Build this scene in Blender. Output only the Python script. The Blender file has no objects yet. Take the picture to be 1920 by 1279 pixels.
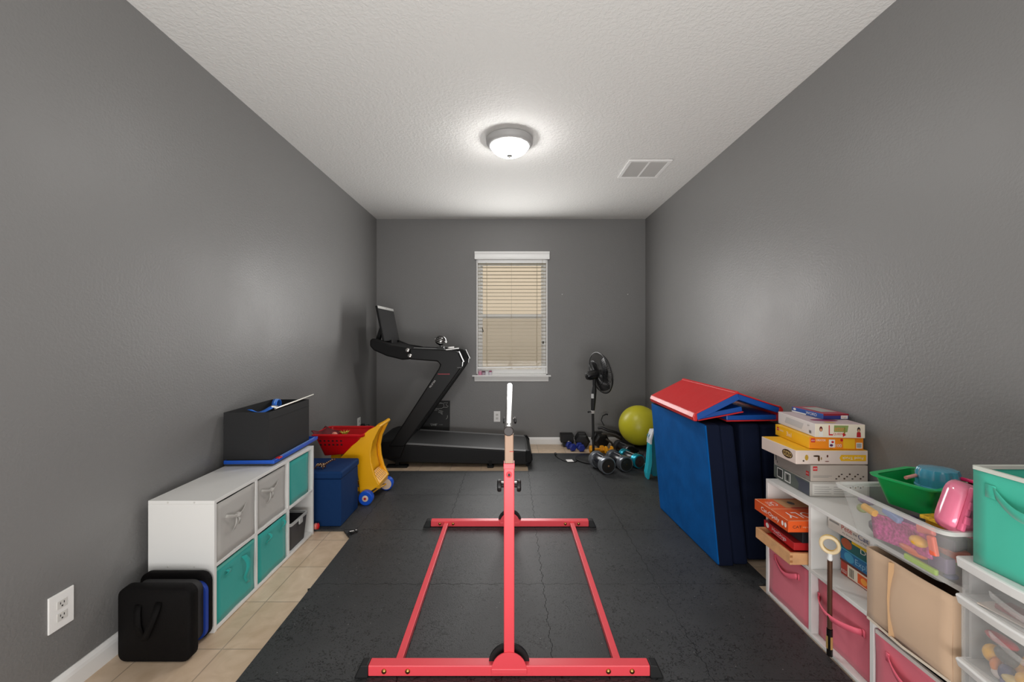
import bpy, bmesh, math, random
from mathutils import Vector, Matrix, Euler
random.seed(7)
SC = bpy.context.scene
COL = SC.collection
PI = math.pi

# ------------------------------------------------------------------ camera, world, exposure
cam_data = bpy.data.cameras.new('camera')
cam_data.sensor_width = 36.0
cam_data.lens = 765.0 / 1920.0 * 36.0
cam_data.shift_x = 2.5 / 1920.0
cam_data.shift_y = -8.5 / 1920.0
cam_data.clip_start = 0.05
cam = bpy.data.objects.new('camera', cam_data)
COL.objects.link(cam)
cam.location = (0, 0, 1.31)
cam.rotation_euler = (PI / 2, 0, 0)
SC.camera = cam

WORLD_STRENGTH = 1.15
LAMP_STRENGTH = 70.0
WINDOW_WATTS = 31.0
REAR_FILL_WATTS = 8.0
CEILING_FILL_WATTS = 88.0
def area_light(name, loc, rot, sx, sy, watts, color):
    d = bpy.data.lights.new(name, 'AREA'); d.shape = 'RECTANGLE'; d.size = sx; d.size_y = sy
    d.energy = watts; d.color = color
    o = bpy.data.objects.new(name, d); COL.objects.link(o); o.location = loc; o.rotation_euler = rot
# daylight entering by the window; two unseen fill lights added behind the camera to brighten room and ceiling
area_light('window_daylight', (0.016, 4.91, 1.55), (-PI/2, 0, 0), .80, 1.30, WINDOW_WATTS, (1.0, .99, .975))
area_light('rear_fill', (0, -1.6, 1.37), (PI/2, 0, 0), 3.0, 2.4, REAR_FILL_WATTS, (1.0, .997, .99))
area_light('ceiling_fill', (0, -.9, .35), (PI*.86, 0, 0), 2.6, 1.2, CEILING_FILL_WATTS, (1.0, .997, .99))
world = bpy.data.worlds.new('world')
world.use_nodes = True
SC.world = world
bg = world.node_tree.nodes['Background']
bg.inputs['Color'].default_value = (1.0, 0.995, 0.985, 1)
bg.inputs['Strength'].default_value = WORLD_STRENGTH

SC.view_settings.view_transform = 'Standard'
SC.view_settings.look = 'None'
SC.view_settings.gamma = 1.0
SC.view_settings.use_curve_mapping = False
SC.view_settings.exposure = 0.0

# ------------------------------------------------------------------ helpers
def lin(c):
    out = []
    for v in c[:3]:
        v = v / 255.0
        out.append(v / 12.92 if v <= 0.04045 else ((v + 0.055) / 1.055) ** 2.4)
    return (out[0], out[1], out[2], 1.0)

MATS = {}
def mat(name, rgb, rough=0.5, metal=0.0, bump=0.0, scale=60.0, spec=0.5, emit=0.0, alpha=1.0,
        trans=0.0, var=0.0, coat=0.0, sheen=0.0, vscale=6.0):
    if name in MATS:
        return MATS[name]
    m = bpy.data.materials.new(name)
    m.use_nodes = True
    nt = m.node_tree
    b = nt.nodes['Principled BSDF']
    col = lin(rgb)
    b.inputs['Base Color'].default_value = col
    b.inputs['Roughness'].default_value = rough
    b.inputs['Metallic'].default_value = metal
    b.inputs['Specular IOR Level'].default_value = spec
    b.inputs['Alpha'].default_value = alpha
    b.inputs['Transmission Weight'].default_value = trans
    b.inputs['Coat Weight'].default_value = coat
    b.inputs['Sheen Weight'].default_value = sheen
    if emit:
        b.inputs['Emission Color'].default_value = col
        b.inputs['Emission Strength'].default_value = emit
    tc = nt.nodes.new('ShaderNodeTexCoord')
    if var:
        n = nt.nodes.new('ShaderNodeTexNoise')
        n.inputs['Scale'].default_value = vscale
        n.inputs['Detail'].default_value = 5
        nt.links.new(tc.outputs['Object'], n.inputs['Vector'])
        r = nt.nodes.new('ShaderNodeValToRGB')
        r.color_ramp.elements[0].position = 0.3
        r.color_ramp.elements[1].position = 0.7
        r.color_ramp.elements[0].color = [x * (1 - var) for x in col[:3]] + [1]
        r.color_ramp.elements[1].color = [min(1, x * (1 + var)) for x in col[:3]] + [1]
        nt.links.new(n.outputs['Fac'], r.inputs['Fac'])
        nt.links.new(r.outputs['Color'], b.inputs['Base Color'])
    if bump:
        n = nt.nodes.new('ShaderNodeTexNoise')
        n.inputs['Scale'].default_value = scale
        n.inputs['Detail'].default_value = 4
        nt.links.new(tc.outputs['Object'], n.inputs['Vector'])
        bp = nt.nodes.new('ShaderNodeBump')
        bp.inputs['Strength'].default_value = bump
        bp.inputs['Distance'].default_value = 0.004
        nt.links.new(n.outputs['Fac'], bp.inputs['Height'])
        nt.links.new(bp.outputs['Normal'], b.inputs['Normal'])
    MATS[name] = m
    return m

class MB:
    """collects vertices and faces of one part"""
    def __init__(s):
        s.v = []; s.f = []; s.mi = []
    def add(s, vs, fs, m=0):
        o = len(s.v)
        s.v += [Vector(p) for p in vs]
        for f in fs:
            s.f.append([i + o for i in f]); s.mi.append(m)
        return s
    def box(s, x0, x1, y0, y1, z0, z1, m=0):
        vs = [(x0,y0,z0),(x1,y0,z0),(x1,y1,z0),(x0,y1,z0),(x0,y0,z1),(x1,y0,z1),(x1,y1,z1),(x0,y1,z1)]
        return s.add(vs, [(0,3,2,1),(4,5,6,7),(0,1,5,4),(1,2,6,5),(2,3,7,6),(3,0,4,7)], m)
    def obox(s, c, size, rot=(0,0,0), m=0):
        R = Euler(rot).to_matrix(); c = Vector(c)
        a, b, d = [k / 2 for k in size]
        vs = [c + R @ Vector(p) for p in [(-a,-b,-d),(a,-b,-d),(a,b,-d),(-a,b,-d),(-a,-b,d),(a,-b,d),(a,b,d),(-a,b,d)]]
        return s.add(vs, [(0,3,2,1),(4,5,6,7),(0,1,5,4),(1,2,6,5),(2,3,7,6),(3,0,4,7)], m)
    def prism(s, poly, axis, a, b, m=0):
        n = len(poly)
        if axis == 'y': fn = lambda p, t: (p[0], t, p[1])
        elif axis == 'x': fn = lambda p, t: (t, p[0], p[1])
        else: fn = lambda p, t: (p[0], p[1], t)
        vs = [fn(p, a) for p in poly] + [fn(p, b) for p in poly]
        fs = [tuple(range(n)), tuple(range(2*n-1, n-1, -1))]
        for i in range(n):
            j = (i + 1) % n
            fs.append((i, i + n, j + n, j))
        return s.add(vs, fs, m)
    def loft(s, rings, m=0, cap=True):
        n = len(rings[0]); vs = [p for r in rings for p in r]; fs = []
        for k in range(len(rings) - 1):
            for i in range(n):
                j = (i + 1) % n
                fs.append((k*n+i, k*n+j, (k+1)*n+j, (k+1)*n+i))
        if cap:
            fs.append(tuple(range(n-1, -1, -1))); fs.append(tuple((len(rings)-1)*n + i for i in range(n)))
        return s.add(vs, fs, m)
    def tube(s, pts, r, n=8, m=0, cap=True, closed=False):
        pts = [Vector(p) for p in pts]; N = len(pts)
        rs = r if isinstance(r, (list, tuple)) else [r] * N
        rings = []; up = None
        for i, p in enumerate(pts):
            if closed: t = pts[(i+1) % N] - pts[i-1]
            else: t = (pts[min(i+1, N-1)] - pts[max(i-1, 0)])
            if t.length < 1e-9: t = Vector((0,0,1))
            t.normalize()
            if up is None:
                up = Vector((0,0,1)) if abs(t.z) < .9 else Vector((1,0,0))
            a = t.cross(up)
            if a.length < 1e-6: a = t.cross(Vector((0,1,0)))
            a.normalize(); b = a.cross(t).normalized(); up = b
            rings.append([p + (a * math.cos(2*PI*k/n) + b * math.sin(2*PI*k/n)) * rs[i] for k in range(n)])
        if closed: rings.append(rings[0])
        return s.loft(rings, m, cap and not closed)
    def lathe(s, prof, o=(0,0,0), axis=(0,0,1), n=32, m=0, cap=True):
        o = Vector(o); ax = Vector(axis).normalized()
        u = ax.cross(Vector((0,0,1)))
        if u.length < 1e-6: u = Vector((1,0,0))
        u.normalize(); w = ax.cross(u).normalized()
        rings = [[o + ax * t + (u * math.cos(2*PI*k/n) + w * math.sin(2*PI*k/n)) * max(r, 1e-5) for k in range(n)] for r, t in prof]
        return s.loft(rings, m, cap)
    def sph(s, c, r, n=20, m=0):
        if not isinstance(r, (tuple, list)): r = (r, r, r)
        c = Vector(c); k = n // 2
        rings = []
        for i in range(k + 1):
            th = PI * i / k; q = max(math.sin(th), 1e-4)
            rings.append([c + Vector((r[0]*q*math.cos(2*PI*j/n), r[1]*q*math.sin(2*PI*j/n), r[2]*math.cos(th))) for j in range(n)])
        return s.loft(rings, m, False)
    def grid(s, fn, nu, nv, m=0):
        vs = [fn(i/(nu-1), j/(nv-1)) for i in range(nu) for j in range(nv)]
        fs = [(i*nv+j, (i+1)*nv+j, (i+1)*nv+j+1, i*nv+j+1) for i in range(nu-1) for j in range(nv-1)]
        return s.add(vs, fs, m)
    def ribbon(s, pts, width, m=0):
        w = Vector(width) / 2
        vs = []
        for p in pts: vs += [Vector(p) - w, Vector(p) + w]
        return s.add(vs, [(2*i, 2*i+2, 2*i+3, 2*i+1) for i in range(len(pts)-1)], m)
    def disc(s, c, r, axis, t=0.001, n=24, m=0):
        return s.lathe([(r, 0), (r, t)], c, axis, n, m)

def world_loc(o):
    v = Vector((0,0,0))
    while o is not None:
        v += o.location; o = o.parent
    return v

def build(name, mb, mats, loc, bevel=0.0, seg=2, smooth=False, solid=0.0, sub=0, angle=40):
    me = bpy.data.meshes.new(name)
    bm = bmesh.new()
    vs = [bm.verts.new(p - loc) for p in mb.v]
    for f, mi in zip(mb.f, mb.mi):
        try:
            fc = bm.faces.new([vs[i] for i in f]); fc.material_index = mi
        except ValueError:
            pass
    bmesh.ops.recalc_face_normals(bm, faces=bm.faces)
    if smooth:
        for f in bm.faces: f.smooth = True
        for e in bm.edges:
            if len(e.link_faces) == 2 and e.calc_face_angle(0) > math.radians(angle): e.smooth = False
    bm.to_mesh(me); bm.free()
    for m in (mats if isinstance(mats, (list, tuple)) else [mats]): me.materials.append(m)
    o = bpy.data.objects.new(name, me); COL.objects.link(o)
    if solid:
        md = o.modifiers.new('s', 'SOLIDIFY'); md.thickness = solid; md.offset = 0
    if bevel:
        md = o.modifiers.new('b', 'BEVEL'); md.width = bevel; md.segments = seg; md.limit_method = 'ANGLE'; md.angle_limit = math.radians(35)
    if sub:
        md = o.modifiers.new('u', 'SUBSURF'); md.levels = sub; md.render_levels = sub
    return o

def part(name, mb, mats, parent, label=None, **k):
    o = build(name, mb, mats, world_loc(parent), **k)
    o.parent = parent
    if label: o['label'] = label
    return o

def thing(name, label, cat, base=(0,0,0), group=None):
    o = bpy.data.objects.new(name, None); COL.objects.link(o)
    o.empty_display_size = 0.05
    o.location = base
    o['label'] = label; o['category'] = cat
    if group: o['group'] = group
    return o

def single(name, label, cat, mb, mats, group=None, **k):
    xs = [p.x for p in mb.v]; ys = [p.y for p in mb.v]; zs = [p.z for p in mb.v]
    base = Vector(((min(xs)+max(xs))/2, (min(ys)+max(ys))/2, min(zs)))
    o = build(name, mb, mats, base, **k)
    o.location = base
    o['label'] = label; o['category'] = cat
    if group: o['group'] = group
    return o

def struct(name, mb, mats, parent=None, **k):
    o = build(name, mb, mats, world_loc(parent), **k)
    if parent: o.parent = parent
    else: o['kind'] = 'structure'
    return o

def copy_tree(o, parent=None):
    c = o.copy(); COL.objects.link(c)
    if parent: c.parent = parent
    for ch in list(o.children): copy_tree(ch, c)
    return c

def text(parent, s, origin, u, v, w, h, material, name='printed_lettering', depth=0.0006, bold=0.0, label=None):
    """lettering fitted into w x h on a plane: origin = lower left corner, u along the line, v up"""
    cu = bpy.data.curves.new(name, 'FONT'); cu.body = s
    cu.offset = bold
    cu.resolution_u = 3
    tmp = bpy.data.objects.new('tmp', cu); COL.objects.link(tmp)
    bpy.context.view_layer.update()
    me = bpy.data.meshes.new_from_object(tmp)
    bpy.data.objects.remove(tmp); bpy.data.curves.remove(cu)
    xs = [p.co.x for p in me.vertices]; ys = [p.co.y for p in me.vertices]
    x0, x1, y0, y1 = min(xs), max(xs), min(ys), max(ys)
    u = Vector(u).normalized(); v = Vector(v).normalized(); nrm = u.cross(v)
    O = Vector(origin) - world_loc(parent) + nrm * depth
    for p in me.vertices:
        a = (p.co.x - x0) / (x1 - x0) * w; b = (p.co.y - y0) / (y1 - y0) * h
        p.co = O + u * a + v * b
    me.materials.clear(); me.materials.append(material); me.name = name
    o = bpy.data.objects.new(name, me); COL.objects.link(o); o.parent = parent
    if label: o['label'] = label
    return o

def arc(c, r, a0, a1, n, plane='xz'):
    out = []
    for i in range(n + 1):
        a = a0 + (a1 - a0) * i / n
        if plane == 'xz': out.append((c[0] + r*math.cos(a), c[1], c[2] + r*math.sin(a)))
        elif plane == 'yz': out.append((c[0], c[1] + r*math.cos(a), c[2] + r*math.sin(a)))
        else: out.append((c[0] + r*math.cos(a), c[1] + r*math.sin(a), c[2]))
    return out

# ------------------------------------------------------------------ surface materials
def bumpy(name, rgb, rough, scale, strength, dist, spec=0.5, ramp=None, patch=0.0):
    m = mat(name, rgb, rough=rough, spec=spec)
    nt = m.node_tree; b = nt.nodes['Principled BSDF']
    tc = nt.nodes.new('ShaderNodeTexCoord')
    n = nt.nodes.new('ShaderNodeTexNoise'); n.inputs['Scale'].default_value = scale
    n.inputs['Detail'].default_value = 3; n.inputs['Roughness'].default_value = 0.5; n.inputs['Distortion'].default_value = 0.4
    nt.links.new(tc.outputs['Object'], n.inputs['Vector'])
    src = n.outputs['Fac']
    if ramp:
        r = nt.nodes.new('ShaderNodeValToRGB')
        r.color_ramp.elements[0].position = ramp[0]; r.color_ramp.elements[1].position = ramp[1]
        nt.links.new(src, r.inputs['Fac']); src = r.outputs['Color']
    bp = nt.nodes.new('ShaderNodeBump'); bp.inputs['Strength'].default_value = strength; bp.inputs['Distance'].default_value = dist
    nt.links.new(src, bp.inputs['Height']); nt.links.new(bp.outputs['Normal'], b.inputs['Normal'])
    if patch:
        q = nt.nodes.new('ShaderNodeTexNoise'); q.inputs['Scale'].default_value = 1.6; q.inputs['Detail'].default_value = 3
        nt.links.new(tc.outputs['Object'], q.inputs['Vector'])
        mr = nt.nodes.new('ShaderNodeMapRange'); mr.inputs['From Min'].default_value = .3; mr.inputs['From Max'].default_value = .7
        mr.inputs['To Min'].default_value = rough - patch; mr.inputs['To Max'].default_value = rough + patch
        nt.links.new(q.outputs['Fac'], mr.inputs['Value']); nt.links.new(mr.outputs['Result'], b.inputs['Roughness'])
    return m

M_WALL = bumpy('grey_wall_paint', (121, 120, 119), 0.44, 95, 0.35, 0.004, 0.5, patch=0.05)
M_CEIL = bumpy('knockdown_ceiling', (222, 221, 218), 0.8, 55, 0.32, 0.005, 0.3, ramp=(0.40, 0.62))
M_TRIM = mat('white_trim', (240, 239, 237), 0.35)
M_WHITE_LAM = mat('white_laminate', (226, 225, 222), 0.4)
M_VINYL = mat('white_vinyl', (250, 250, 248), 0.35)
M_BLACK = mat('black_plastic', (20, 20, 21), 0.4)
M_BLACK_M = mat('matte_black', (14, 14, 15), 0.6)
M_CHROME = mat('chrome', (205, 203, 200), 0.18, 1.0)
M_GOLD = mat('brass_bolt', (190, 140, 80), 0.25, 1.0)
M_PINK = mat('coral_pink_paint', (246, 82, 92), 0.35, spec=0.5)
M_TXT_W = mat('white_print', (235, 233, 230), 0.6)
M_TXT_K = mat('black_print', (30, 28, 28), 0.6)
M_TXT_R = mat('red_print', (196, 30, 34), 0.6)
M_TXT_Y = mat('yellow_print', (240, 196, 40), 0.6)

def tile_floor_material():
    m = mat('beige_floor_tile', (204, 178, 150), 0.35)
    nt = m.node_tree; b = nt.nodes['Principled BSDF']
    tc = nt.nodes.new('ShaderNodeTexCoord')
    mp = nt.nodes.new('ShaderNodeMapping'); mp.inputs['Location'].default_value = (1.209 + 3.05, -2.014 + 3.05, 0)
    nt.links.new(tc.outputs['Object'], mp.inputs['Vector'])
    br = nt.nodes.new('ShaderNodeTexBrick')
    br.offset = 0.0; br.squash = 1.0
    br.inputs['Scale'].default_value = 1.0
    br.inputs['Brick Width'].default_value = 0.305; br.inputs['Row Height'].default_value = 0.305
    br.inputs['Mortar Size'].default_value = 0.003; br.inputs['Mortar Smooth'].default_value = 0.3
    br.inputs['Color1'].default_value = lin((224, 202, 178)); br.inputs['Color2'].default_value = lin((214, 190, 164))
    br.inputs['Mortar'].default_value = lin((178, 160, 140))
    nt.links.new(mp.outputs['Vector'], br.inputs['Vector'])
    n = nt.nodes.new('ShaderNodeTexNoise'); n.inputs['Scale'].default_value = 9; n.inputs['Detail'].default_value = 8; n.inputs['Distortion'].default_value = 1.2
    nt.links.new(tc.outputs['Object'], n.inputs['Vector'])
    r = nt.nodes.new('ShaderNodeValToRGB'); r.color_ramp.elements[0].position = .3; r.color_ramp.elements[1].position = .75
    r.color_ramp.elements[0].color = (.8, .76, .7, 1); r.color_ramp.elements[1].color = (1, 1, 1, 1)
    nt.links.new(n.outputs['Fac'], r.inputs['Fac'])
    mx = nt.nodes.new('ShaderNodeMix'); mx.data_type = 'RGBA'; mx.blend_type = 'MULTIPLY'; mx.inputs[0].default_value = 1
    nt.links.new(br.outputs['Color'], mx.inputs[6]); nt.links.new(r.outputs['Color'], mx.inputs[7])
    nt.links.new(mx.outputs[2], b.inputs['Base Color'])
    bp = nt.nodes.new('ShaderNodeBump'); bp.inputs['Strength'].default_value = .4; bp.inputs['Distance'].default_value = .002; bp.invert = True
    nt.links.new(br.outputs['Fac'], bp.inputs['Height']); nt.links.new(bp.outputs['Normal'], b.inputs['Normal'])
    return m
M_TILE = tile_floor_material()

def foam_mat_material():
    m = mat('black_foam_mat', (50, 51, 52), 0.55, spec=0.5)
    nt = m.node_tree; b = nt.nodes['Principled BSDF']
    g = nt.nodes.new('ShaderNodeNewGeometry')
    # short dark cracks and pits, gathered in patches
    n = nt.nodes.new('ShaderNodeTexNoise'); n.inputs['Scale'].default_value = 62; n.inputs['Detail'].default_value = 1.5; n.inputs['Distortion'].default_value = 2.0
    nt.links.new(g.outputs['Position'], n.inputs['Vector'])
    big = nt.nodes.new('ShaderNodeTexNoise'); big.inputs['Scale'].default_value = 4.5; big.inputs['Detail'].default_value = 4
    nt.links.new(g.outputs['Position'], big.inputs['Vector'])
    th = nt.nodes.new('ShaderNodeMapRange'); th.inputs['From Min'].default_value = .3; th.inputs['From Max'].default_value = .7
    th.inputs['To Min'].default_value = .68; th.inputs['To Max'].default_value = .545
    nt.links.new(big.outputs['Fac'], th.inputs['Value'])
    gt = nt.nodes.new('ShaderNodeMath'); gt.operation = 'GREATER_THAN'
    nt.links.new(n.outputs['Fac'], gt.inputs[0]); nt.links.new(th.outputs['Result'], gt.inputs[1])
    mx = nt.nodes.new('ShaderNodeMix'); mx.data_type = 'RGBA'
    nt.links.new(gt.outputs[0], mx.inputs[0])
    v2 = nt.nodes.new('ShaderNodeTexNoise'); v2.inputs['Scale'].default_value = 2.2; v2.inputs['Detail'].default_value = 5
    nt.links.new(g.outputs['Position'], v2.inputs['Vector'])
    r = nt.nodes.new('ShaderNodeValToRGB'); r.color_ramp.elements[0].position = .35; r.color_ramp.elements[1].position = .7
    r.color_ramp.elements[0].color = lin((46, 47, 48)); r.color_ramp.elements[1].color = lin((61, 62, 63))
    nt.links.new(v2.outputs['Fac'], r.inputs['Fac'])
    nt.links.new(r.outputs['Color'], mx.inputs[6]); mx.inputs[7].default_value = lin((14, 14, 15))
    # lint specks
    vo = nt.nodes.new('ShaderNodeTexVoronoi'); vo.inputs['Scale'].default_value = 22
    nt.links.new(g.outputs['Position'], vo.inputs['Vector'])
    lt = nt.nodes.new('ShaderNodeMath'); lt.operation = 'LESS_THAN'; lt.inputs[1].default_value = .045
    nt.links.new(vo.outputs['Distance'], lt.inputs[0])
    m2 = nt.nodes.new('ShaderNodeMix'); m2.data_type = 'RGBA'
    nt.links.new(lt.outputs[0], m2.inputs[0]); nt.links.new(mx.outputs[2], m2.inputs[6]); m2.inputs[7].default_value = lin((130, 130, 128))
    nt.links.new(m2.outputs[2], b.inputs['Base Color'])
    fine = nt.nodes.new('ShaderNodeTexNoise'); fine.inputs['Scale'].default_value = 220; fine.inputs['Detail'].default_value = 3
    nt.links.new(g.outputs['Position'], fine.inputs['Vector'])
    bp = nt.nodes.new('ShaderNodeBump'); bp.inputs['Strength'].default_value = .35; bp.inputs['Distance'].default_value = .003
    nt.links.new(fine.outputs['Fac'], bp.inputs['Height']); nt.links.new(bp.outputs['Normal'], b.inputs['Normal'])
    return m
M_MAT = foam_mat_material()

# ------------------------------------------------------------------ room shell
XL, XR, YB, YF, H = -1.633, 1.640, 4.968, -1.7, 2.74
struct('floor', MB().box(XL-.1, XR+.1, YF, YB+.1, -.12, 0), M_TILE)
struct('ceiling', MB().box(XL-.1, XR+.1, YF, YB+.1, H, H+.1), M_CEIL)
struct('wall_left', MB().box(XL-.12, XL, YF, YB+.12, 0, H), M_WALL)
struct('wall_right', MB().box(XR, XR+.12, YF, YB+.12, 0, H), M_WALL)
WX0, WX1, WZ0, WZ1 = -.415, .447, .842, 2.262
wb = MB()
T = .14
wb.box(XL, WX0, YB, YB+T, 0, H); wb.box(WX1, XR, YB, YB+T, 0, H)
wb.box(WX0, WX1, YB, YB+T, 0, WZ0); wb.box(WX0, WX1, YB, YB+T, WZ1, H)
struct('wall_back', wb, M_WALL)
def baseboard(name, fn):
    prof = [(0, 0), (.014, 0), (.014, .058), (.011, .070), (.006, .078), (.004, .084), (0, .084)]
    struct(name, fn(prof), M_TRIM)
baseboard('baseboard_left', lambda p: MB().prism([(XL + a, z) for a, z in p], 'y', YF, YB))
baseboard('baseboard_right', lambda p: MB().prism([(XR - a, z) for a, z in p], 'y', YF, YB))
baseboard('baseboard_back', lambda p: MB().prism([(YB - a, z) for a, z in p], 'x', XL + .014, XR - .014))

# window: jamb lining, frame, sashes, glass, insect screen
win = bpy.data.objects.new('window_1', None); COL.objects.link(win); win.location = (0.016, YB, WZ0); win['kind'] = 'structure'
j = MB()
j.box(WX0, WX0+.012, YB+.001, YB+T, WZ0, WZ1); j.box(WX1-.012, WX1, YB+.001, YB+T, WZ0, WZ1)
j.box(WX0, WX1, YB+.001, YB+T, WZ1-.012, WZ1); j.box(WX0, WX1, YB+.001, YB+T, WZ0, WZ0+.012)
struct('window_jamb', j, M_TRIM, win)
f = MB()
a0, a1, y0, y1 = WX0+.012, WX1-.012, YB+.075, YB+.135
f.box(a0, a0+.032, y0, y1, WZ0+.012, WZ1-.012); f.box(a1-.032, a1, y0, y1, WZ0+.012, WZ1-.012)
f.box(a0+.032, a1-.032, y0, y1, WZ0+.012, WZ0+.045); f.box(a0+.032, a1-.032, y0, y1, WZ1-.045, WZ1-.012)
struct('window_frame', f, M_VINYL, win, bevel=.002)
def sash(name, z0, z1, yy, glassy):
    s = MB(); q0, q1 = a0+.030, a1-.030; w = .026
    s.box(q0, q0+w, yy, yy+.025, z0, z1); s.box(q1-w, q1, yy, yy+.025, z0, z1)
    s.box(q0+w, q1-w, yy, yy+.025, z0, z0+.034); s.box(q0+w, q1-w, yy, yy+.025, z1-.042, z1)
    o = struct(name, s, M_VINYL, win, bevel=.002)
    g = MB().box(q0+w, q1-w, yy+.010, yy+.014, z0+.034, z1-.042)
    p = struct('pane', g, glassy, o)
def glass_material():
    m = bpy.data.materials.new('clear_glass'); m.use_nodes = True
    nt = m.node_tree; nt.nodes.clear()
    out = nt.nodes.new('ShaderNodeOutputMaterial'); tr = nt.nodes.new('ShaderNodeBsdfTransparent'); gl = nt.nodes.new('ShaderNodeBsdfGlossy')
    gl.inputs['Roughness'].default_value = .02; mx = nt.nodes.new('ShaderNodeMixShader'); mx.inputs[0].default_value = .012
    nt.links.new(tr.outputs[0], mx.inputs[1]); nt.links.new(gl.outputs[0], mx.inputs[2]); nt.links.new(mx.outputs[0], out.inputs[0])
    return m
M_GLASS = glass_material()
def screen_material():
    m = bpy.data.materials.new('insect_screen'); m.use_nodes = True
    nt = m.node_tree; nt.nodes.clear()
    out = nt.nodes.new('ShaderNodeOutputMaterial'); tr = nt.nodes.new('ShaderNodeBsdfTransparent'); df = nt.nodes.new('ShaderNodeBsdfDiffuse')
    df.inputs['Color'].default_value = (.2, .2, .2, 1); mx = nt.nodes.new('ShaderNodeMixShader'); mx.inputs[0].default_value = .20
    nt.links.new(tr.outputs[0], mx.inputs[1]); nt.links.new(df.outputs[0], mx.inputs[2]); nt.links.new(mx.outputs[0], out.inputs[0])
    return m
sash('sash_upper', 1.535, WZ1-.03, YB+.105, M_GLASS)
sash('sash_lower', WZ0+.03, 1.585, YB+.078, M_GLASS)
struct('window_screen', MB().box(a0+.03, a1-.03, YB+.132, YB+.1335, WZ0+.03, 1.56), screen_material(), win)
lk = MB(); lk.obox((.40, YB+.076, 1.235), (.02, .012, .028)); lk.tube([(-.352, YB+.072, 1.42), (-.345, YB+.07, 1.39), (-.338, YB+.07, 1.372), (-.352, YB+.07, 1.362)], .005)
struct('sash_latch', lk, M_BLACK_M, win)
# sill with moulded apron
s = MB()
s.box(-.466, .486, YB-.045, YB+.076, WZ0-.018, WZ0)
s.prism([(YB-.034, WZ0-.018), (YB-.030, WZ0-.034), (YB-.018, WZ0-.058), (YB-.014, WZ0-.078), (YB, WZ0-.078), (YB, WZ0-.018)], 'x', -.44, .46)
struct('window_sill', s, M_TRIM, win, bevel=.003)

# venetian blind inside the recess with a moulded valance
bl = thing('venetian_blind', 'white horizontal slat blind lowered over the window on the back wall, slats open', 'blind', (0.016, YB+.03, 2.25))
vz0, vz1 = 2.246, 2.336
v = MB().prism([(YB-.001, vz0), (YB-.040, vz0), (YB-.043, vz0+.018), (YB-.036, vz0+.026), (YB-.036, vz0+.058), (YB-.046, vz0+.076), (YB-.050, vz1), (YB-.001, vz1)], 'x', -.436, .470)
part('valance', v, M_VINYL, bl, bevel=.001)
part('headrail', MB().box(WX0+.016, WX1-.016, YB+.006, YB+.056, 2.205, 2.248), M_VINYL, bl)
sl = MB(); z = 2.196; k = 0
while z > .965:
    t = .0
    tilt = 0
    x0, x1 = WX0+.015, WX1-.015
    sl.add([(x0, YB+.004, z-.0012-tilt), (x1, YB+.004, z-.0012-tilt), (x1, YB+.054, z-.0012+tilt), (x0, YB+.054, z-.0012+tilt),
            (x0, YB+.004, z+.0012-tilt), (x1, YB+.004, z+.0012-tilt), (x1, YB+.054, z+.0012+tilt), (x0, YB+.054, z+.0012+tilt)],
           [(0,3,2,1),(4,5,6,7),(0,1,5,4),(1,2,6,5),(2,3,7,6),(3,0,4,7)])
    z -= .0438 if z > 1.12 else .0395
part('slats', sl, mat('blind_slat', (184, 174, 154), .6), bl)
part('bottom_rail', MB().add([(WX0+.013, YB+.004, .918), (WX1-.013, YB+.004, .930), (WX1-.013, YB+.056, .930), (WX0+.013, YB+.056, .918),
      (WX0+.013, YB+.004, .938), (WX1-.013, YB+.004, .952), (WX1-.013, YB+.056, .952), (WX0+.013, YB+.056, .938)],
      [(0,3,2,1),(4,5,6,7),(0,1,5,4),(1,2,6,5),(2,3,7,6),(3,0,4,7)]), M_VINYL, bl, bevel=.003)
for x in (-.292, .010, .322):
    part('ladder_cord', MB().box(x-.0015, x+.0015, YB+.001, YB+.0035, .93, 2.21).box(x-.0015, x+.0015, YB+.0550, YB+.0572, .93, 2.21), mat('beige_cord', (186, 174, 152), .8), bl)
part('lift_cord', MB().tube([(.385, YB-.002, 2.25), (.386, YB-.002, 1.5), (.384, YB-.002, .98)], .0016, 6), MATS['beige_cord'], bl)

# jars on the sill
for i, (x, r, h_, cb, cl, lab) in enumerate([
    (-.372, .022, .052, (226, 150, 178), (240, 190, 205), 'pink jar at the left end of the window sill'),
    (-.330, .019, .046, (190, 175, 185), (90, 20, 60), 'clear jar with a dark purple lid on the window sill'),
    (-.290, .022, .044, (238, 236, 240), (235, 235, 238), 'white jar with a white lid on the window sill'),
    (-.246, .019, .050, (230, 224, 232), (170, 60, 110), 'white jar with a magenta lid on the window sill, nearest the middle')]):
    y = YB - .006
    t = thing('jar', lab, 'jar', (x, y, WZ0), 'small jars on the window sill')
    part('body', MB().lathe([(r*.92, 0), (r, .004), (r, h_*.7), (r*.85, h_*.75)], (x, y, WZ0), n=20), mat('jar_%d' % i, cb, .2), t, smooth=True)
    part('lid', MB().lathe([(r*.9, h_*.74), (r*.93, h_*.76), (r*.93, h_*.98), (r*.85, h_)], (x, y, WZ0), n=20), mat('jar_lid_%d' % i, cl, .35), t, smooth=True)

# neighbour's wall and ground outside
struct('wall_neighbour', MB().box(-7, 7, 8.2, 8.5, -.4, 5.5), bumpy('tan_stucco', (236, 218, 192), .9, 30, .3, .004))
struct('trim_ground_outside', MB().box(-7, 7, YB+.25, 8.2, -.5, -.3), mat('dry_grass', (120, 118, 84), .9, bump=.5, scale=20, var=.3))

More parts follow.
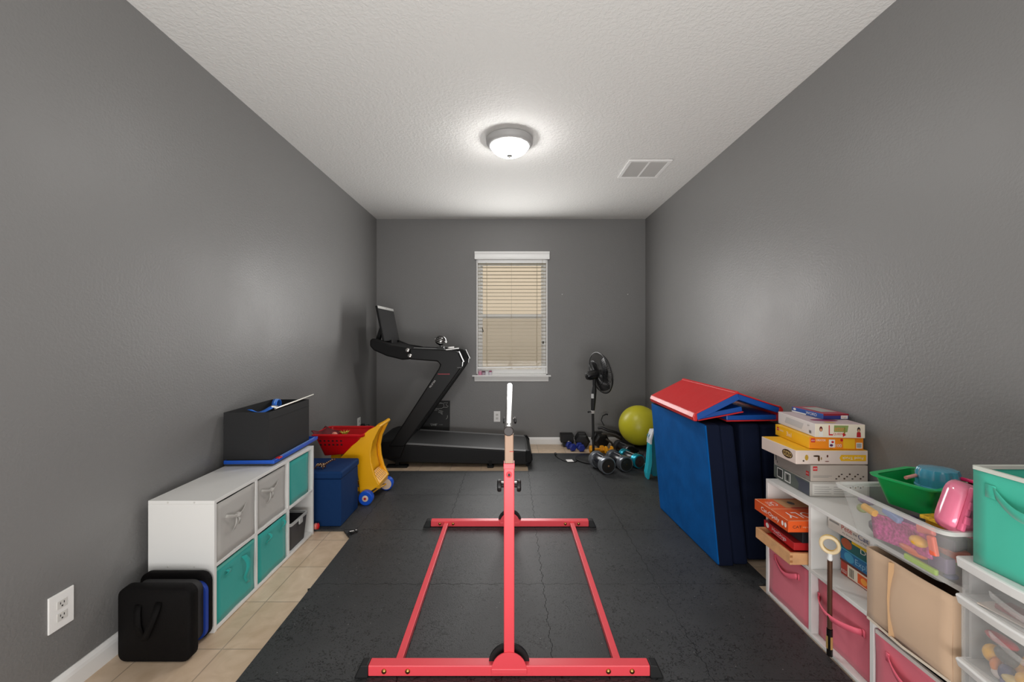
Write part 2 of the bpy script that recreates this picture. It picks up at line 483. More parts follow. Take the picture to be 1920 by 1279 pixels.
# ------------------------------------------------------------------ ceiling fittings
LX, LY = -.008, 2.955
lamp = thing('ceiling_lamp', 'round flush ceiling lamp with lit frosted glass bowl and grey pan', 'lamp', (LX, LY, H))
part('pan', MB().lathe([(.160, 0), (.170, -.008), (.168, -.030), (.160, -.042), (.154, -.050), (.141, -.056), (.136, -.048)], (LX, LY, H-.0005), n=64), mat('grey_lamp_pan', (172, 171, 170), .5), lamp, smooth=True)
M_BOWL = bpy.data.materials.new('lit_frosted_glass'); M_BOWL.use_nodes = True
_b = M_BOWL.node_tree.nodes['Principled BSDF']; _b.inputs['Base Color'].default_value = (.9, .9, .88, 1)
_b.inputs['Emission Color'].default_value = (1, .985, .965, 1); _b.inputs['Emission Strength'].default_value = LAMP_STRENGTH
prof = [(.135, -.044)] + [(.135*math.cos(a), -.048-.074*math.sin(a)) for a in [PI/2*i/14 for i in range(15)]][:-1] + [(.001, -.122)]
part('glass_bowl', MB().lathe(prof, (LX, LY, H), n=64), M_BOWL, lamp, smooth=True)
part('finial', MB().lathe([(.020, -.120), (.022, -.123), (.010, -.128), (.006, -.138), (.001, -.141)], (LX, LY, H), n=24), mat('finial_grey', (120, 118, 116), .4, .5), lamp, smooth=True)

V = (.958, 1.310, 3.295, 3.665)
vent = thing('ceiling_vent', 'white square return air vent in the ceiling near the right wall', 'vent', (1.134, 3.48, H))
fr = MB()
fr.box(V[0], V[1], V[2], V[2]+.028, H-.010, H); fr.box(V[0], V[1], V[3]-.028, V[3], H-.010, H)
fr.box(V[0], V[0]+.028, V[2]+.028, V[3]-.028, H-.010, H); fr.box(V[1]-.028, V[1], V[2]+.028, V[3]-.028, H-.010, H)
fr.box(1.126, 1.142, V[2]+.028, V[3]-.028, H-.009, H)
part('frame', fr, M_TRIM, vent, bevel=.002)
lo = MB(); y = V[2]+.034
while y < V[3]-.034:
    for xa, xb in ((V[0]+.028, 1.126), (1.142, V[1]-.028)):
        lo.add([(xa, y, H-.002), (xb, y, H-.002), (xb, y+.007, H-.009), (xa, y+.007, H-.009), (xa, y+.001, H-.001), (xb, y+.001, H-.001), (xb, y+.008, H-.008), (xa, y+.008, H-.008)],
               [(0,1,2,3),(4,7,6,5),(0,4,5,1),(3,2,6,7),(0,3,7,4),(1,5,6,2)])
    y += .0105
part('louvres', lo, mat('vent_louvre', (190, 189, 186), .5), vent)
part('duct_backing', MB().box(V[0]+.02, V[1]-.02, V[2]+.02, V[3]-.02, H-.001, H-.0004), mat('duct_dark', (70, 70, 70), .8), vent)

# ------------------------------------------------------------------ outlets and nails
def outlet(axis, c, w, h_, label, plugged=False):
    """axis 'x+' = on the left wall facing right, 'y-' = on the back wall facing the camera"""
    c = Vector(c)
    if axis == 'x+': u, n = Vector((0, 1, 0)), Vector((1, 0, 0))
    else: u, n = Vector((1, 0, 0)), Vector((0, -1, 0))
    up = Vector((0, 0, 1))
    def blk(mb, cu, cz, su, sz, n0, n1):
        vs = []
        for nn in (n0, n1):
            for a, b in ((-1,-1),(1,-1),(1,1),(-1,1)):
                vs.append(c + u*(cu + a*su/2) + up*(cz + b*sz/2) + n*nn)
        mb.add(vs, [(0,3,2,1),(4,5,6,7),(0,1,5,4),(1,2,6,5),(2,3,7,6),(3,0,4,7)])
    t = thing('wall_outlet', label, 'outlet', tuple(c - up*h_/2))
    m = MB(); blk(m, 0, 0, w, h_, 0, .006); part('cover_plate', m, M_TRIM, t, bevel=.002)
    for dz in (h_*.17, -h_*.17):
        r = MB(); blk(r, 0, dz, .034, .029, .006, .008)
        ro = part('receptacle', r, mat('receptacle_white', (214, 212, 208), .35), t, bevel=.004, seg=3)
        sl = MB(); blk(sl, -.006, dz+.004, .0024, .008, .008, .0084); blk(sl, .006, dz+.004, .0024, .008, .008, .0084); blk(sl, 0, dz-.007, .005, .005, .008, .0084)
        part('slots', sl, M_BLACK_M, ro)
    return t
outlet('x+', (XL, 1.479, .32), .084, .130, 'white wall outlet low on the left wall beside the black bag')
outlet('y-', (-.166, YB, .336), .078, .128, 'white wall outlet on the back wall below the window')
outlet('x+', (XL, 4.385, .375), .084, .125, 'white wall outlet on the left wall above the toy cart')
t = thing('power_cord', 'black power cord plugged in at the left wall behind the toy cart', 'cord', (XL+.04, 4.42, .02))
part('plug', MB().obox((XL+.026, 4.43, .345), (.035, .05, .03)), M_BLACK_M, t, bevel=.006)
part('cable', MB().tube([(XL+.045, 4.43, .345), (XL+.07, 4.5, .34), (XL+.05, 4.56, .2), (XL+.03, 4.6, .05), (XL+.08, 4.62, .012)], .004), M_BLACK_M, t)
for x, lab in ((.627, 'small bright nail in the back wall just right of the window'), (1.425, 'small bright nail in the back wall near the right corner')):
    single('nail', lab, 'nail', MB().lathe([(.0045, 0), (.005, .002), (.0015, .003), (.0015, .008), (.004, .009), (.004, .0105)], (x, YB, 1.823), (0,-1,0), 10), mat('nail_steel', (210, 208, 205), .3, .6))

# ------------------------------------------------------------------ interlocking foam mats
PX = [-1.62, -1.035, -.43, .170, .767, 1.365]
PY = [.94, 1.54, 2.14, 2.74, 3.34, 3.94, 4.54]
MT = .012
def seam(p, q, straight):
    """polyline from p to q, toothed unless straight"""
    if straight: return [p]
    p = Vector(p); q = Vector(q); d = q - p; L = d.length
    if abs(d.x) > abs(d.y): nrm = Vector((0, 1))
    else: nrm = Vector((1, 0))
    n = 12; out = [p]; dep = .0055
    for i in range(n):
        s = 1 if i % 2 else -1
        # orientation independent pattern: mirrored when walked backwards
        forward = (d.x + d.y) > 0
        if not forward: s = 1 if (n - 1 - i) % 2 else -1
        for fr in (.22, .30, .70, .78):
            tt = (i + fr) / n
            off = 0 if fr in (.22, .78) else s * dep
            wide = 0
            out.append(p + d * tt + nrm * off)
    return out
rows = ['front', 'second', 'third', 'fourth', 'fifth', 'back']
cols = ['far left', 'left', 'middle left', 'middle right', 'right']
def present(i, j):
    if i < 0 or i > 4 or j < 0 or j > 5: return False
    if i == 0: return j in (3, 4)
    if j == 5: return i >= 3
    return True
rown = ['nearest row', 'first full row', 'second row', 'third row', 'fourth row', 'rearmost row']
coln = ['at the left wall', 'left edge of the mats', 'left of the pink post', 'right of the pink post', 'right edge by the toys']
for i in range(5):
    for j in range(6):
        if not present(i, j): continue
        x0, x1, y0, y1 = PX[i], PX[i+1], PY[j], PY[j+1]
        if i == 4 and j < 2: x1 = 1.292
        if i == 4 and j == 2: pass
        pts = []
        pts += seam((x0, y0), (x1, y0), not present(i, j-1) or (i == 4 and j <= 2))
        pts += seam((x1, y0), (x1, y1), not present(i+1, j))
        pts += seam((x1, y1), (x0, y1), not present(i, j+1) or (i == 4 and j <= 1))
        pts += seam((x0, y1), (x0, y0), not present(i-1, j))
        if (i, j) == (1, 2):
            pts = [p for p in pts if not (abs(p[0]-x0) < .02 and p[1] > 2.7)] + []
            pts = [p for p in pts]
            pts.insert(len(pts)-1 if abs(pts[-1][0]-x0) < .01 else len(pts), Vector((x0, y1-.001)))
            pts.append(Vector((x0-.075, y1-.004))); pts.append(Vector((x0-.008, y1-.10)))
            pts = seam((x0, y0), (x1, y0), False) + seam((x1, y0), (x1, y1), False) + seam((x1, y1), (x0, y1), False) + [Vector((x0, y1-.001)), Vector((x0-.085, y1-.003)), Vector((x0-.004, y1-.105))]
        c = Vector(((x0+x1)/2, (y0+y1)/2))
        pp = []
        for p in pts:
            p = Vector(p); d = p - c
            pp.append(c + Vector((d.x * (1-.0010/.3), d.y * (1-.0010/.3))))
        lab = 'black foam floor tile, %s from the front, %s' % (rown[j], coln[i])
        single('foam_floor_tile', lab, 'floor mat', MB().prism([(p.x, p.y) for p in pp], 'z', 0, MT), M_MAT, group='interlocking black foam floor tiles')

def scrap(pts, lab):
    m = MB()
    for (x, y, r, a) in pts:
        n = 7
        m.prism([(x + r*(1+.35*math.sin(3*k+a))*math.cos(2*PI*k/n + a), y + r*.6*(1+.4*math.cos(2*k))*math.sin(2*PI*k/n + a)) for k in range(n)], 'z', 0, .008)
    return m
m = scrap([(-1.030, 2.10, .016, .3), (-1.018, 2.112, .012, 1.2)], ''); 
single('foam_scrap', 'torn black foam scrap on the left edge of the mat beside the teal bins', 'scrap', m, M_BLACK_M).location.z = MT*.2
t = thing('toy_insect', 'small black and white plastic toy bug on the mat in front of the ottoman', 'toy', (-1.045, 2.69, MT))
bm_ = MB().sph((-1.045, 2.69, MT+.010), (.022, .011, .009), 12).sph((-1.018, 2.70, MT+.010), (.010, .009, .008), 10)
part('body', bm_, M_BLACK_M, t, smooth=True)
lg = MB()
for a in range(6):
    s_ = 1 if a % 2 else -1; x = -1.06 + .014*(a//2)
    lg.tube([(x, 2.69 + s_*.008, MT+.010), (x-.004, 2.69 + s_*.022, MT+.014), (x-.008, 2.69 + s_*.034, MT+.002)], .002, 6)
part('legs', lg, M_BLACK_M, t)
part('markings', MB().obox((-1.045, 2.682, MT+.019), (.026, .006, .002), (0, 0, .4)).obox((-1.022, 2.70, MT+.018), (.008, .006, .002)), M_TXT_W, t)

# ------------------------------------------------------------------ fabric cube bins
def fabric(name, rgb, bump=.25, scale=14, var=.06, rough=.85):
    m = mat(name, rgb, rough, bump=bump, scale=scale, spec=.2, sheen=.15)
    m.node_tree.nodes['Bump'].inputs['Distance'].default_value = .006
    return m
M_GREYF = fabric('grey_bin_fabric', (178, 175, 170))
M_TEALF = fabric('teal_bin_fabric', (46, 158, 150))
M_PINKF = fabric('pink_bin_fabric', (220, 112, 128))
M_BEIGEF = fabric('beige_bin_fabric', (206, 176, 148), bump=.5, scale=7)
M_PINKS = mat('pink_strap', (246, 110, 132), .6)
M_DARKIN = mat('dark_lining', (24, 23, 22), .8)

def cube_bin(name, label, group, xf, side, y0, y1, z0, z1, depth, material, strap=None, strap_mat=None, sagtop=0.0, trim=None, bulge=0.0):
    """open-topped fabric bin; xf = plane of its front face; side +1 if the front looks towards +X"""
    yc = (y0+y1)/2
    t = thing(name, label, 'storage bin', (xf - side*depth/2, yc, z0), group)
    xb = xf - side*depth; th = .004
    m = MB()
    def front(u, v):
        y = y0 + (y1-y0)*u; z = z0 + (z1-z0)*v
        b = bulge * math.sin(PI*u) * math.sin(PI*min(1, v*1.1)) + .002*math.sin(9*u+5*v)
        return (xf + side*b, y, z - (sagtop*math.sin(PI*u) if v > .9 else 0))
    m.grid(front, 9, 9)
    m.grid(lambda u, v: (xb, y0+(y1-y0)*u, z0+(z1-z0)*v), 3, 3)
    m.grid(lambda u, v: (xf+(xb-xf)*u, y0, z0+(z1-z0)*v), 3, 9)
    m.grid(lambda u, v: (xf+(xb-xf)*u, y1, z0+(z1-z0)*v), 3, 9)
    m.grid(lambda u, v: (xf+(xb-xf)*u, y0+(y1-y0)*v, z0+.002), 2, 2)
    part('bin_body', m, material, t, solid=th, smooth=True)
    if trim:
        r = MB(); w = .012
        r.box(min(xf-.004, xf+.004), max(xf-.004, xf+.004), y0, y1, z1-w, z1+.001)
        part('rim_binding', r, trim, t)
    for sdef in (strap or []):
        kind = sdef[0]
        if kind == 'loop':   # horizontal handle, slack in the middle
            _, ya, yb, zs, w, drop, out = sdef
            pts = []
            for k in range(15):
                u = k/14
                pts.append((xf + side*(.006 + out*math.sin(PI*u)**.7), ya+(yb-ya)*u, zs - drop*math.sin(PI*u)))
            h = MB().ribbon(pts, (side*w*.25, 0, w))
            for yy, d in ((ya, -1), (yb, 1)):
                h.ribbon([(xf+side*.005, yy, zs), (xf+side*.005, yy+d*.012, zs)], (0, 0, w*1.15))
            part('handle', h, strap_mat or material, t, solid=.003, smooth=True)
        elif kind == 'hang':  # strap fallen from one anchor
            _, ya, zs, w, ln, lean = sdef
            pts = [(xf+side*(.006+.018*math.sin(PI*min(1, u*1.3)))*1.0, ya + lean*u, zs - ln*u) for u in [k/10 for k in range(11)]]
            pts = [(p[0], p[1] + .006*math.sin(7*i/10), p[2]) for i, p in enumerate(pts)]
            part('handle', MB().ribbon(pts, (side*w*.4, w*.8, 0)), strap_mat or material, t, solid=.003, smooth=True)
        elif kind == 'slot':
            _, ya, zs, w, hh = sdef
            part('handle', MB().ribbon([(xf+side*.004, ya, zs+hh/2), (xf+side*.014, ya+.004, zs+.2*hh), (xf+side*.012, ya+.002, zs-.2*hh), (xf+side*.004, ya-.004, zs-hh/2)], (0, w, 0)), strap_mat or material, t, solid=.004, smooth=True)
        elif kind == 'knot':   # two anchors joined by a knotted handle with hanging ends
            _, ya, yb, zs = sdef
            ym = (ya+yb)/2
            h = MB()
            h.ribbon([(xf+side*(.006+.016*math.sin(PI*u)), ya+(yb-ya)*u, zs - .022*math.sin(PI*u)) for u in [k/10 for k in range(11)]], (side*.006, 0, .014))
            h.sph((xf+side*.017, ym, zs-.022), (.012, .014, .010), 10)
            h.ribbon([(xf+side*.014, ym-.004, zs-.025), (xf+side*.022, ym-.018, zs-.055), (xf+side*.012, ym-.026, zs-.085)], (0, .014, .005))
            h.ribbon([(xf+side*.014, ym+.006, zs-.025), (xf+side*.024, ym+.004, zs-.045), (xf+side*.012, ym+.008, zs-.07)], (0, .014, -.004))
            part('handle', h, strap_mat or material, t, solid=.003, smooth=True)
    return t

# ------------------------------------------------------------------ cube shelf units
def cube_shelf(label, xf, side, y0, y1, height, cols=3):
    """two rows of open cubes; front edge at xf, looking towards side"""
    D = .292; T_ = .016; xb = xf - side*D
    a, b = min(xf, xb), max(xf, xb)
    t = thing('cube_shelf', label, 'shelf', ((a+b)/2, (y0+y1)/2, 0))
    part('top_board', MB().box(a, b, y0, y1, height-T_, height), M_WHITE_LAM, t, bevel=.0012)
    part('bottom_board', MB().box(a, b, y0+T_, y1-T_, .004, .004+T_), M_WHITE_LAM, t, bevel=.0012)
    for yy in (y0, y1-T_):
        part('side_panel', MB().box(a, b, yy, yy+T_, 0, height-T_), M_WHITE_LAM, t, bevel=.0012)
    mid = height*.5
    for c_ in range(1, cols):
        yy = y0 + (y1-y0)*c_/cols - T_/2
        part('divider', MB().box(a+.001, b-.001, yy, yy+T_, .020, height-T_), M_WHITE_LAM, t, bevel=.0012)
    for c_ in range(cols):
        ya = y0 + (y1-y0)*c_/cols + (T_ if c_ == 0 else T_/2); yb = y0 + (y1-y0)*(c_+1)/cols - (T_ if c_ == cols-1 else T_/2)
        part('shelf_board', MB().box(a+.001, b-.001, ya, yb, mid-T_/2, mid+T_/2), M_WHITE_LAM, t, bevel=.0012)
    hb = .004
    xa_, xb_ = (xb, xb + side*hb)
    part('back_panel', MB().box(min(xa_, xb_), max(xa_, xb_), y0+T_, y1-T_, .02, height-T_), M_WHITE_LAM, t)
    for zz in (height-.008, mid, .012):
        for q in (.3, .7):
            part('screw_cap', MB().lathe([(.0045, 0), (.004, .0012)], (xb + (xf-xb)*q, y0, zz), (0,-1,0), 10), mat('screw_cap', (205, 203, 198), .4), t)
    return t
LXF, LY0, LY1, SH = -1.308, 1.80, 2.71, .585
cube_shelf('low white six-cube shelf along the left wall holding grey and teal bins', LXF, 1, LY0, LY1, SH)
pit = (LY1-LY0)/3
def cell(c_): return LY0 + pit*c_ + .018, LY0 + pit*(c_+1) - .016
GB = 'grey fabric bins in the left shelf'; TB = 'teal fabric bins in the left shelf'
y0, y1 = cell(0)
cube_bin('fabric_bin', 'grey fabric bin with knotted handle, near upper cube of the left shelf', GB, LXF-.006, 1, y0, y1, .302, .560, .26, M_GREYF, [('knot', y0+.055, y1-.075, .485)])
cube_bin('fabric_bin', 'teal fabric bin with a strap hanging loose, near lower cube of the left shelf', TB, LXF-.008, 1, y0, y1, .022, .272, .26, M_TEALF, [('hang', y1-.085, .235, .028, .15, .025), ('slot', y0+.07, .222, .022, .02)], trim=mat('teal_light', (88, 178, 165), .8))
y0, y1 = cell(1)
cube_bin('fabric_bin', 'grey fabric bin with knotted handle, upper middle cube of the left shelf', GB, LXF-.014, 1, y0, y1-.012, .302, .556, .25, M_GREYF, [('knot', y0+.03, y1-.085, .495)])
cube_bin('fabric_bin', 'teal fabric bin with short side straps, lower middle cube of the left shelf', TB, LXF-.008, 1, y0, y1-.01, .022, .272, .26, M_TEALF, [('hang', y0+.085, .245, .016, .05, -.008), ('hang', y1-.05, .262, .014, .06, -.012)])
y0, y1 = cell(2)
cube_bin('fabric_bin', 'plain teal fabric bin without handle, upper far cube of the left shelf', TB, LXF-.012, 1, y0, y1-.04, .302, .560, .25, M_TEALF)
t = thing('lidded_basket', 'dark grey basket with light grey rim, lower far cube of the left shelf', 'basket', (-1.42, (y0+y1)/2, .021))
xf = LXF-.004; xb = LXF-.22; ya, yb = y0+.008, y1-.055
def ring(x0, x1, y0_, y1_, z, r=.02, n=4):
    pts = []
    for cx_, cy_, a in ((x1-r, y0_+r, -PI/2), (x1-r, y1_-r, 0), (x0+r, y1_-r, PI/2), (x0+r, y0_+r, PI)):
        for k in range(n+1): pts.append((cx_ + r*math.cos(a+PI/2*k/n), cy_ + r*math.sin(a+PI/2*k/n), z))
    return pts
b = MB().loft([ring(xb+.012, xf-.012, ya+.012, yb-.012, .0215), ring(xb, xf, ya, yb, .175), ring(xb+.003, xf-.003, ya+.003, yb-.003, .175), ring(xb+.015, xf-.015, ya+.015, yb-.015, .026)])
part('basket_body', b, mat('charcoal_basket', (62, 62, 64), .6, bump=.3, scale=200), t, smooth=True)
M_LGREY = mat('light_grey_plastic', (176, 177, 176), .4)
part('rim', MB().loft([ring(xb-.004, xf+.004, ya-.004, yb+.004, .172), ring(xb-.004, xf+.004, ya-.004, yb+.004, .186), ring(xb+.006, xf-.006, ya+.006, yb-.006, .186), ring(xb+.006, xf-.006, ya+.006, yb-.006, .172)], cap=False), M_LGREY, t)
part('clip', MB().box(xf+.003, xf+.012, (ya+yb)/2-.02, (ya+yb)/2+.02, .15, .188), M_LGREY, t, bevel=.003)

# ------------------------------------------------------------------ things on the left shelf
def rotz(p, c, a):
    x, y = p[0]-c[0], p[1]-c[1]
    return (c[0] + x*math.cos(a) - y*math.sin(a), c[1] + x*math.sin(a) + y*math.cos(a))
# grey board, blue tray and black box
single('grey_board', 'thin dark grey board lying flat on the left shelf below the blue tray', 'board', MB().obox((-1.475, 2.53, SH+.0075), (.262, .50, .013), (0, 0, .03)), mat('dark_grey_board', (64, 66, 70), .5), bevel=.002)
t = thing('blue_tray', 'flat bright blue plastic tray with a red clip under the black box', 'tray', (-1.46, 2.545, SH+.014))
tz = SH+.0145
m = MB(); cx_, cy_ = -1.465, 2.545; hw, hl = .139, .275
m.obox((cx_, cy_, tz+.003), (hw*2, hl*2, .006), (0, 0, .03))
for dx, dy, sx, sy in ((hw-.003, 0, .006, hl*2), (-hw+.003, 0, .006, hl*2), (0, hl-.003, hw*2, .006), (0, -hl+.003, hw*2, .006), (hw-.016, 0, .004, hl*2)):
    p = rotz((cx_+dx, cy_+dy), (cx_, cy_), .03)
    m.obox((p[0], p[1], tz+.010), (sx, sy, .020), (0, 0, .03))
part('tray_body', m, mat('bright_blue_plastic', (26, 88, 196), .35), t, bevel=.0015)
p = rotz((cx_+hw-.006, cy_-hl+.06), (cx_, cy_), .03)
part('clip', MB().obox((p[0], p[1], tz+.018), (.022, .035, .008)), mat('red_plastic', (205, 28, 34), .35), t, bevel=.002)
p = rotz((cx_+hw-.009, cy_+.02), (cx_, cy_), .03)
part('edge_trim', MB().obox((p[0], p[1], tz+.0205), (.003, .44, .002), (0, 0, .03)), mat('pale_blue_edge', (150, 190, 232), .4), t)
# black open box
t = thing('storage_box', 'open black fabric storage box on the far end of the left shelf', 'storage box', (-1.475, 2.53, tz+.021))
bz0, bz1 = tz+.0065, .884
m = MB()
A = .055
c0 = (-1.487, 2.525)
def wallp(x0, x1, y0, y1, z0, z1, m):
    c_ = rotz(((x0+x1)/2, (y0+y1)/2), c0, A*.5)
    m.obox((c_[0], c_[1], (z0+z1)/2), (x1-x0, y1-y0, z1-z0), (0, 0, A*.5))
bx0, bx1, by0, by1 = c0[0]-.125, c0[0]+.125, c0[1]-.240, c0[1]+.240
wallp(bx0, bx0+.005, by0, by1, bz0, bz1, m); wallp(bx1-.005, bx1, by0, by1, bz0, bz1, m)
wallp(bx0+.005, bx1-.005, by0, by0+.005, bz0, bz1, m); wallp(bx0+.005, bx1-.005, by1-.005, by1, bz0, bz1, m)
wallp(bx0+.005, bx1-.005, by0+.005, by1-.005, bz0, bz0+.005, m)
part('box_body', m, mat('black_box_fabric', (26, 26, 27), .75, bump=.2, scale=300), t)
m = MB(); wallp(bx1, bx1+.002, by0, by1, bz1-.045, bz1-.043, m)
part('seam', m, M_BLACK_M, t)
rod = MB(); rod.tube([(-1.362, 2.36, .893), (-1.372, 2.60, .897), (-1.385, 2.86, .903)], .0055, 8)
single('metal_rod', 'long light grey rod lying along the right rim of the black box', 'rod', rod, mat('satin_aluminium', (196, 194, 186), .35, .6), smooth=True)
# striped blue band curling over the rim
t = thing('blue_band', 'bright blue striped strap with a buckle curling out of the black box', 'strap', (-1.43, 2.42, .86))
bp_ = []
for k in range(13): bp_.append((-1.475 + .085*k/12, 2.305 + .05*k/12, .884 + .012 - .020*math.sin(PI*k/12)))
for k in range(1, 15):
    a = PI*1.15*k/14
    bp_.append((-1.39 - .002*k, 2.40 + .045 - .045*math.cos(a), .893 + .040*math.sin(a)))
part('webbing', MB().ribbon(bp_, (.034, -.012, 0)), mat('blue_webbing', (40, 112, 214), .5), t, solid=.004, smooth=True)
part('stripes', MB().ribbon([(p[0], p[1], p[2]+.003) for p in bp_[13:]], (.004, -.001, 0)).ribbon([(p[0]+.010, p[1]-.003, p[2]+.0025) for p in bp_[13:]], (.003, -.001, 0)), mat('pale_blue_edge', (150, 190, 232), .4), t, solid=.001)
part('buckle', MB().obox((-1.374, 2.375, .902), (.03, .03, .010), (0, .2, .3)), mat('satin_aluminium', (196, 194, 186), .35, .6), t, bevel=.003)

# ------------------------------------------------------------------ black folding organiser bag
t = thing('organizer_bag', 'black zip organizer bag with blue trim on the tiles against the left shelf', 'bag', (-1.44, 1.70, 0))
M_BAG = mat('black_brown_nylon', (11, 9, 9), .75, bump=.3, scale=260, spec=.15)
def rbox(xc, hw, z0, z1, y, r, n=5, dz=0):
    pts = []
    for cx_, cz_, a in ((xc+hw-r, z0+r, -PI/2), (xc+hw-r, z1-r, 0), (xc-hw+r, z1-r, PI/2), (xc-hw+r, z0+r, PI)):
        for k in range(n+1): pts.append((cx_ + r*math.cos(a+PI/2*k/n), y, cz_ + r*math.sin(a+PI/2*k/n) + dz))
    return pts
part('front_panel', MB().loft([rbox(-1.432, .140, .008, .290, 1.634, .03), rbox(-1.432, .148, .001, .298, 1.642, .036), rbox(-1.432, .149, .001, .300, 1.675, .036), rbox(-1.432, .142, .006, .293, 1.682, .036)]), M_BAG, t, smooth=True, angle=60)
part('gusset', MB().loft([rbox(-1.436, .139, .012, .283, 1.682, .04), rbox(-1.444, .132, .016, .272, 1.715, .04), rbox(-1.450, .136, .014, .272, 1.745, .04)]), mat('charcoal_gusset', (36, 35, 36), .75, bump=.4, scale=30), t, smooth=True, angle=60)
part('blue_trim', MB().loft([rbox(-1.450, .145, .010, .256, 1.745, .04), rbox(-1.450, .145, .010, .256, 1.762, .04)]), mat('blue_trim_fabric', (22, 62, 160), .6), t, smooth=True, angle=60)
part('back_panel', MB().loft([rbox(-1.455, .145, .006, .282, 1.762, .04), rbox(-1.455, .150, .002, .287, 1.768, .042), rbox(-1.455, .150, .002, .287, 1.786, .042), rbox(-1.455, .145, .006, .282, 1.792, .04)]), M_BAG, t, smooth=True, angle=60)
for xa in (-1.490, -1.408):
    s_ = 1 if xa < -1.45 else -1
    h = MB().ribbon([(xa, 1.633, .235), (xa+s_*.004, 1.622, .21), (xa+s_*.008, 1.620, .16), (xa+s_*.012, 1.630, .115)] if s_ > 0 else [(xa, 1.633, .245), (xa+.002, 1.615, .215), (xa-.014, 1.608, .165), (xa-.038, 1.618, .12), (xa-.055, 1.630, .095)], (.024, .004, 0))
    part('handle', h, M_BAG, t, solid=.005, smooth=True)

# ------------------------------------------------------------------ navy storage ottoman
t = thing('storage_ottoman', 'navy blue fabric storage ottoman cube between the left shelf and the toy cart', 'ottoman', (-1.345, 2.94, MT))
M_NAVY = fabric('navy_fabric', (14, 50, 96), bump=.2, scale=25, rough=.8)
M_NAVY.node_tree.nodes['Principled BSDF'].inputs['Sheen Weight'].default_value = 0
m = MB().box(-1.532, -1.158, 2.784, 3.095, MT, .335)
part('box_body', m, M_NAVY, t, bevel=.008, seg=3)
part('lid', MB().box(-1.540, -1.150, 2.776, 3.103, .336, .388), M_NAVY, t, bevel=.014, seg=4)
# toy giraffe lying on the ottoman
t = thing('toy_giraffe', 'small dark spotted toy giraffe lying on the navy ottoman lid', 'toy', (-1.315, 2.86, .389))
M_GIR = mat('spotted_brown', (66, 34, 22), .5)
zg = .389
b = MB().sph((-1.320, 2.845, zg+.026), (.034, .014, .014), 12)
b.tube([(-1.295, 2.845, zg+.03), (-1.270, 2.85, zg+.045), (-1.245, 2.855, zg+.058)], [.010, .007, .006], 8)
b.sph((-1.237, 2.856, zg+.060), (.013, .007, .008), 10)
part('body', b, M_GIR, t, smooth=True)
for dx, dy in ((-.028, -.006), (-.030, .010), (.020, -.008), (.022, .010)):
    part('leg', MB().tube([(-1.320+dx, 2.845+dy, zg+.022), (-1.327+dx*1.3, 2.84+dy*2, zg+.004)], [.005, .004], 6), M_GIR, t)
sp = MB(); rnd = random.Random(3)
for k in range(16):
    sp.sph((-1.320 + rnd.uniform(-.032, .032), 2.832 + rnd.uniform(0, .004), zg+.026 + rnd.uniform(-.010, .012)), .0032, 6)
for k in range(5): sp.sph((-1.290+.011*k, 2.838+.002*k, zg+.035+.007*k), .0028, 6)
part('spots', sp, mat('cream_spot', (232, 200, 150), .5), t)
t = thing('toy_egg', 'pink and red toy ball on the floor between the left shelf and the ottoman', 'toy', (-1.305, 2.745, MT))
part('shell', MB().sph((-1.312, 2.745, MT+.021), (.017, .017, .021), 16), mat('salmon_plastic', (214, 120, 110), .4), t, smooth=True)
part('band', MB().sph((-1.298, 2.747, MT+.021), (.010, .016, .0205), 16), mat('red_plastic', (205, 28, 34), .35), t, smooth=True)

# ------------------------------------------------------------------ toy shopping cart
cart = thing('toy_shopping_cart', 'toy shopping cart with red basket, yellow frame and blue wheels behind the ottoman', 'toy cart', (-1.25, 3.31, MT))
M_RED = mat('cart_red', (196, 12, 20), .3)
M_YEL = mat('cart_yellow', (246, 178, 8), .32)
M_BLUEW = mat('cart_wheel_blue', (22, 84, 200), .3)
side_prof = [(-1.035,.616),(-1.018,.604),(-1.044,.552),(-1.076,.485),(-1.091,.403),(-1.084,.320),(-1.060,.228),(-1.022,.150),(-1.108,.092),(-1.175,.085),(-1.185,.195),(-1.202,.278),(-1.253,.345),(-1.330,.362),(-1.240,.455),(-1.166,.528),(-1.108,.580)]
for ya in (3.175, 3.415):
    part('side_frame', MB().prism(side_prof, 'y', ya, ya+.022), M_YEL, cart, bevel=.006, seg=3)
web = [(-1.052,.604),(-1.072,.552),(-1.102,.485),(-1.118,.403),(-1.112,.320),(-1.092,.235)]
wb_ = MB()
n = len(web)
wb_.grid(lambda u, v: (lambda i, f_: (web[i][0]*(1-f_)+web[min(i+1,n-1)][0]*f_ - .004*math.sin(PI*v), 3.195+.222*v, web[i][1]*(1-f_)+web[min(i+1,n-1)][1]*f_))(min(int(u*(n-1)), n-1), u*(n-1)-min(int(u*(n-1)), n-1)), 16, 6)
part('back_panel', wb_, M_YEL, cart, solid=.006, smooth=True)
part('handle_bar', MB().tube([(-1.030, 3.172, .606), (-1.030, 3.44, .606)], .015, 14), M_YEL, cart, smooth=True)
fp = MB()
fp.add([(-1.100,3.197,.235),(-1.022,3.197,.160),(-1.022,3.415,.160),(-1.100,3.415,.235),(-1.105,3.197,.120),(-1.030,3.197,.120),(-1.030,3.415,.120),(-1.105,3.415,.120)], [(0,1,2,3),(4,7,6,5),(0,4,5,1),(1,5,6,2),(2,6,7,3),(3,7,4,0)])
part('foot_plate', fp, M_YEL, cart, bevel=.004)
gp = MB()
for k in range(6):
    y = 3.235 + .030*k
    gp.add([(-1.090,y,.2275),(-1.034,y,.1735),(-1.034,y+.003,.1735),(-1.090,y+.003,.2275)], [(0,1,2,3)])
for k in range(4):
    q = k/3
    x = -1.090+.056*q; z_ = .2275-.054*q
    gp.add([(x,3.235,z_),(x+.003,3.235,z_-.003),(x+.003,3.388,z_-.003),(x,3.388,z_)], [(0,1,2,3)])
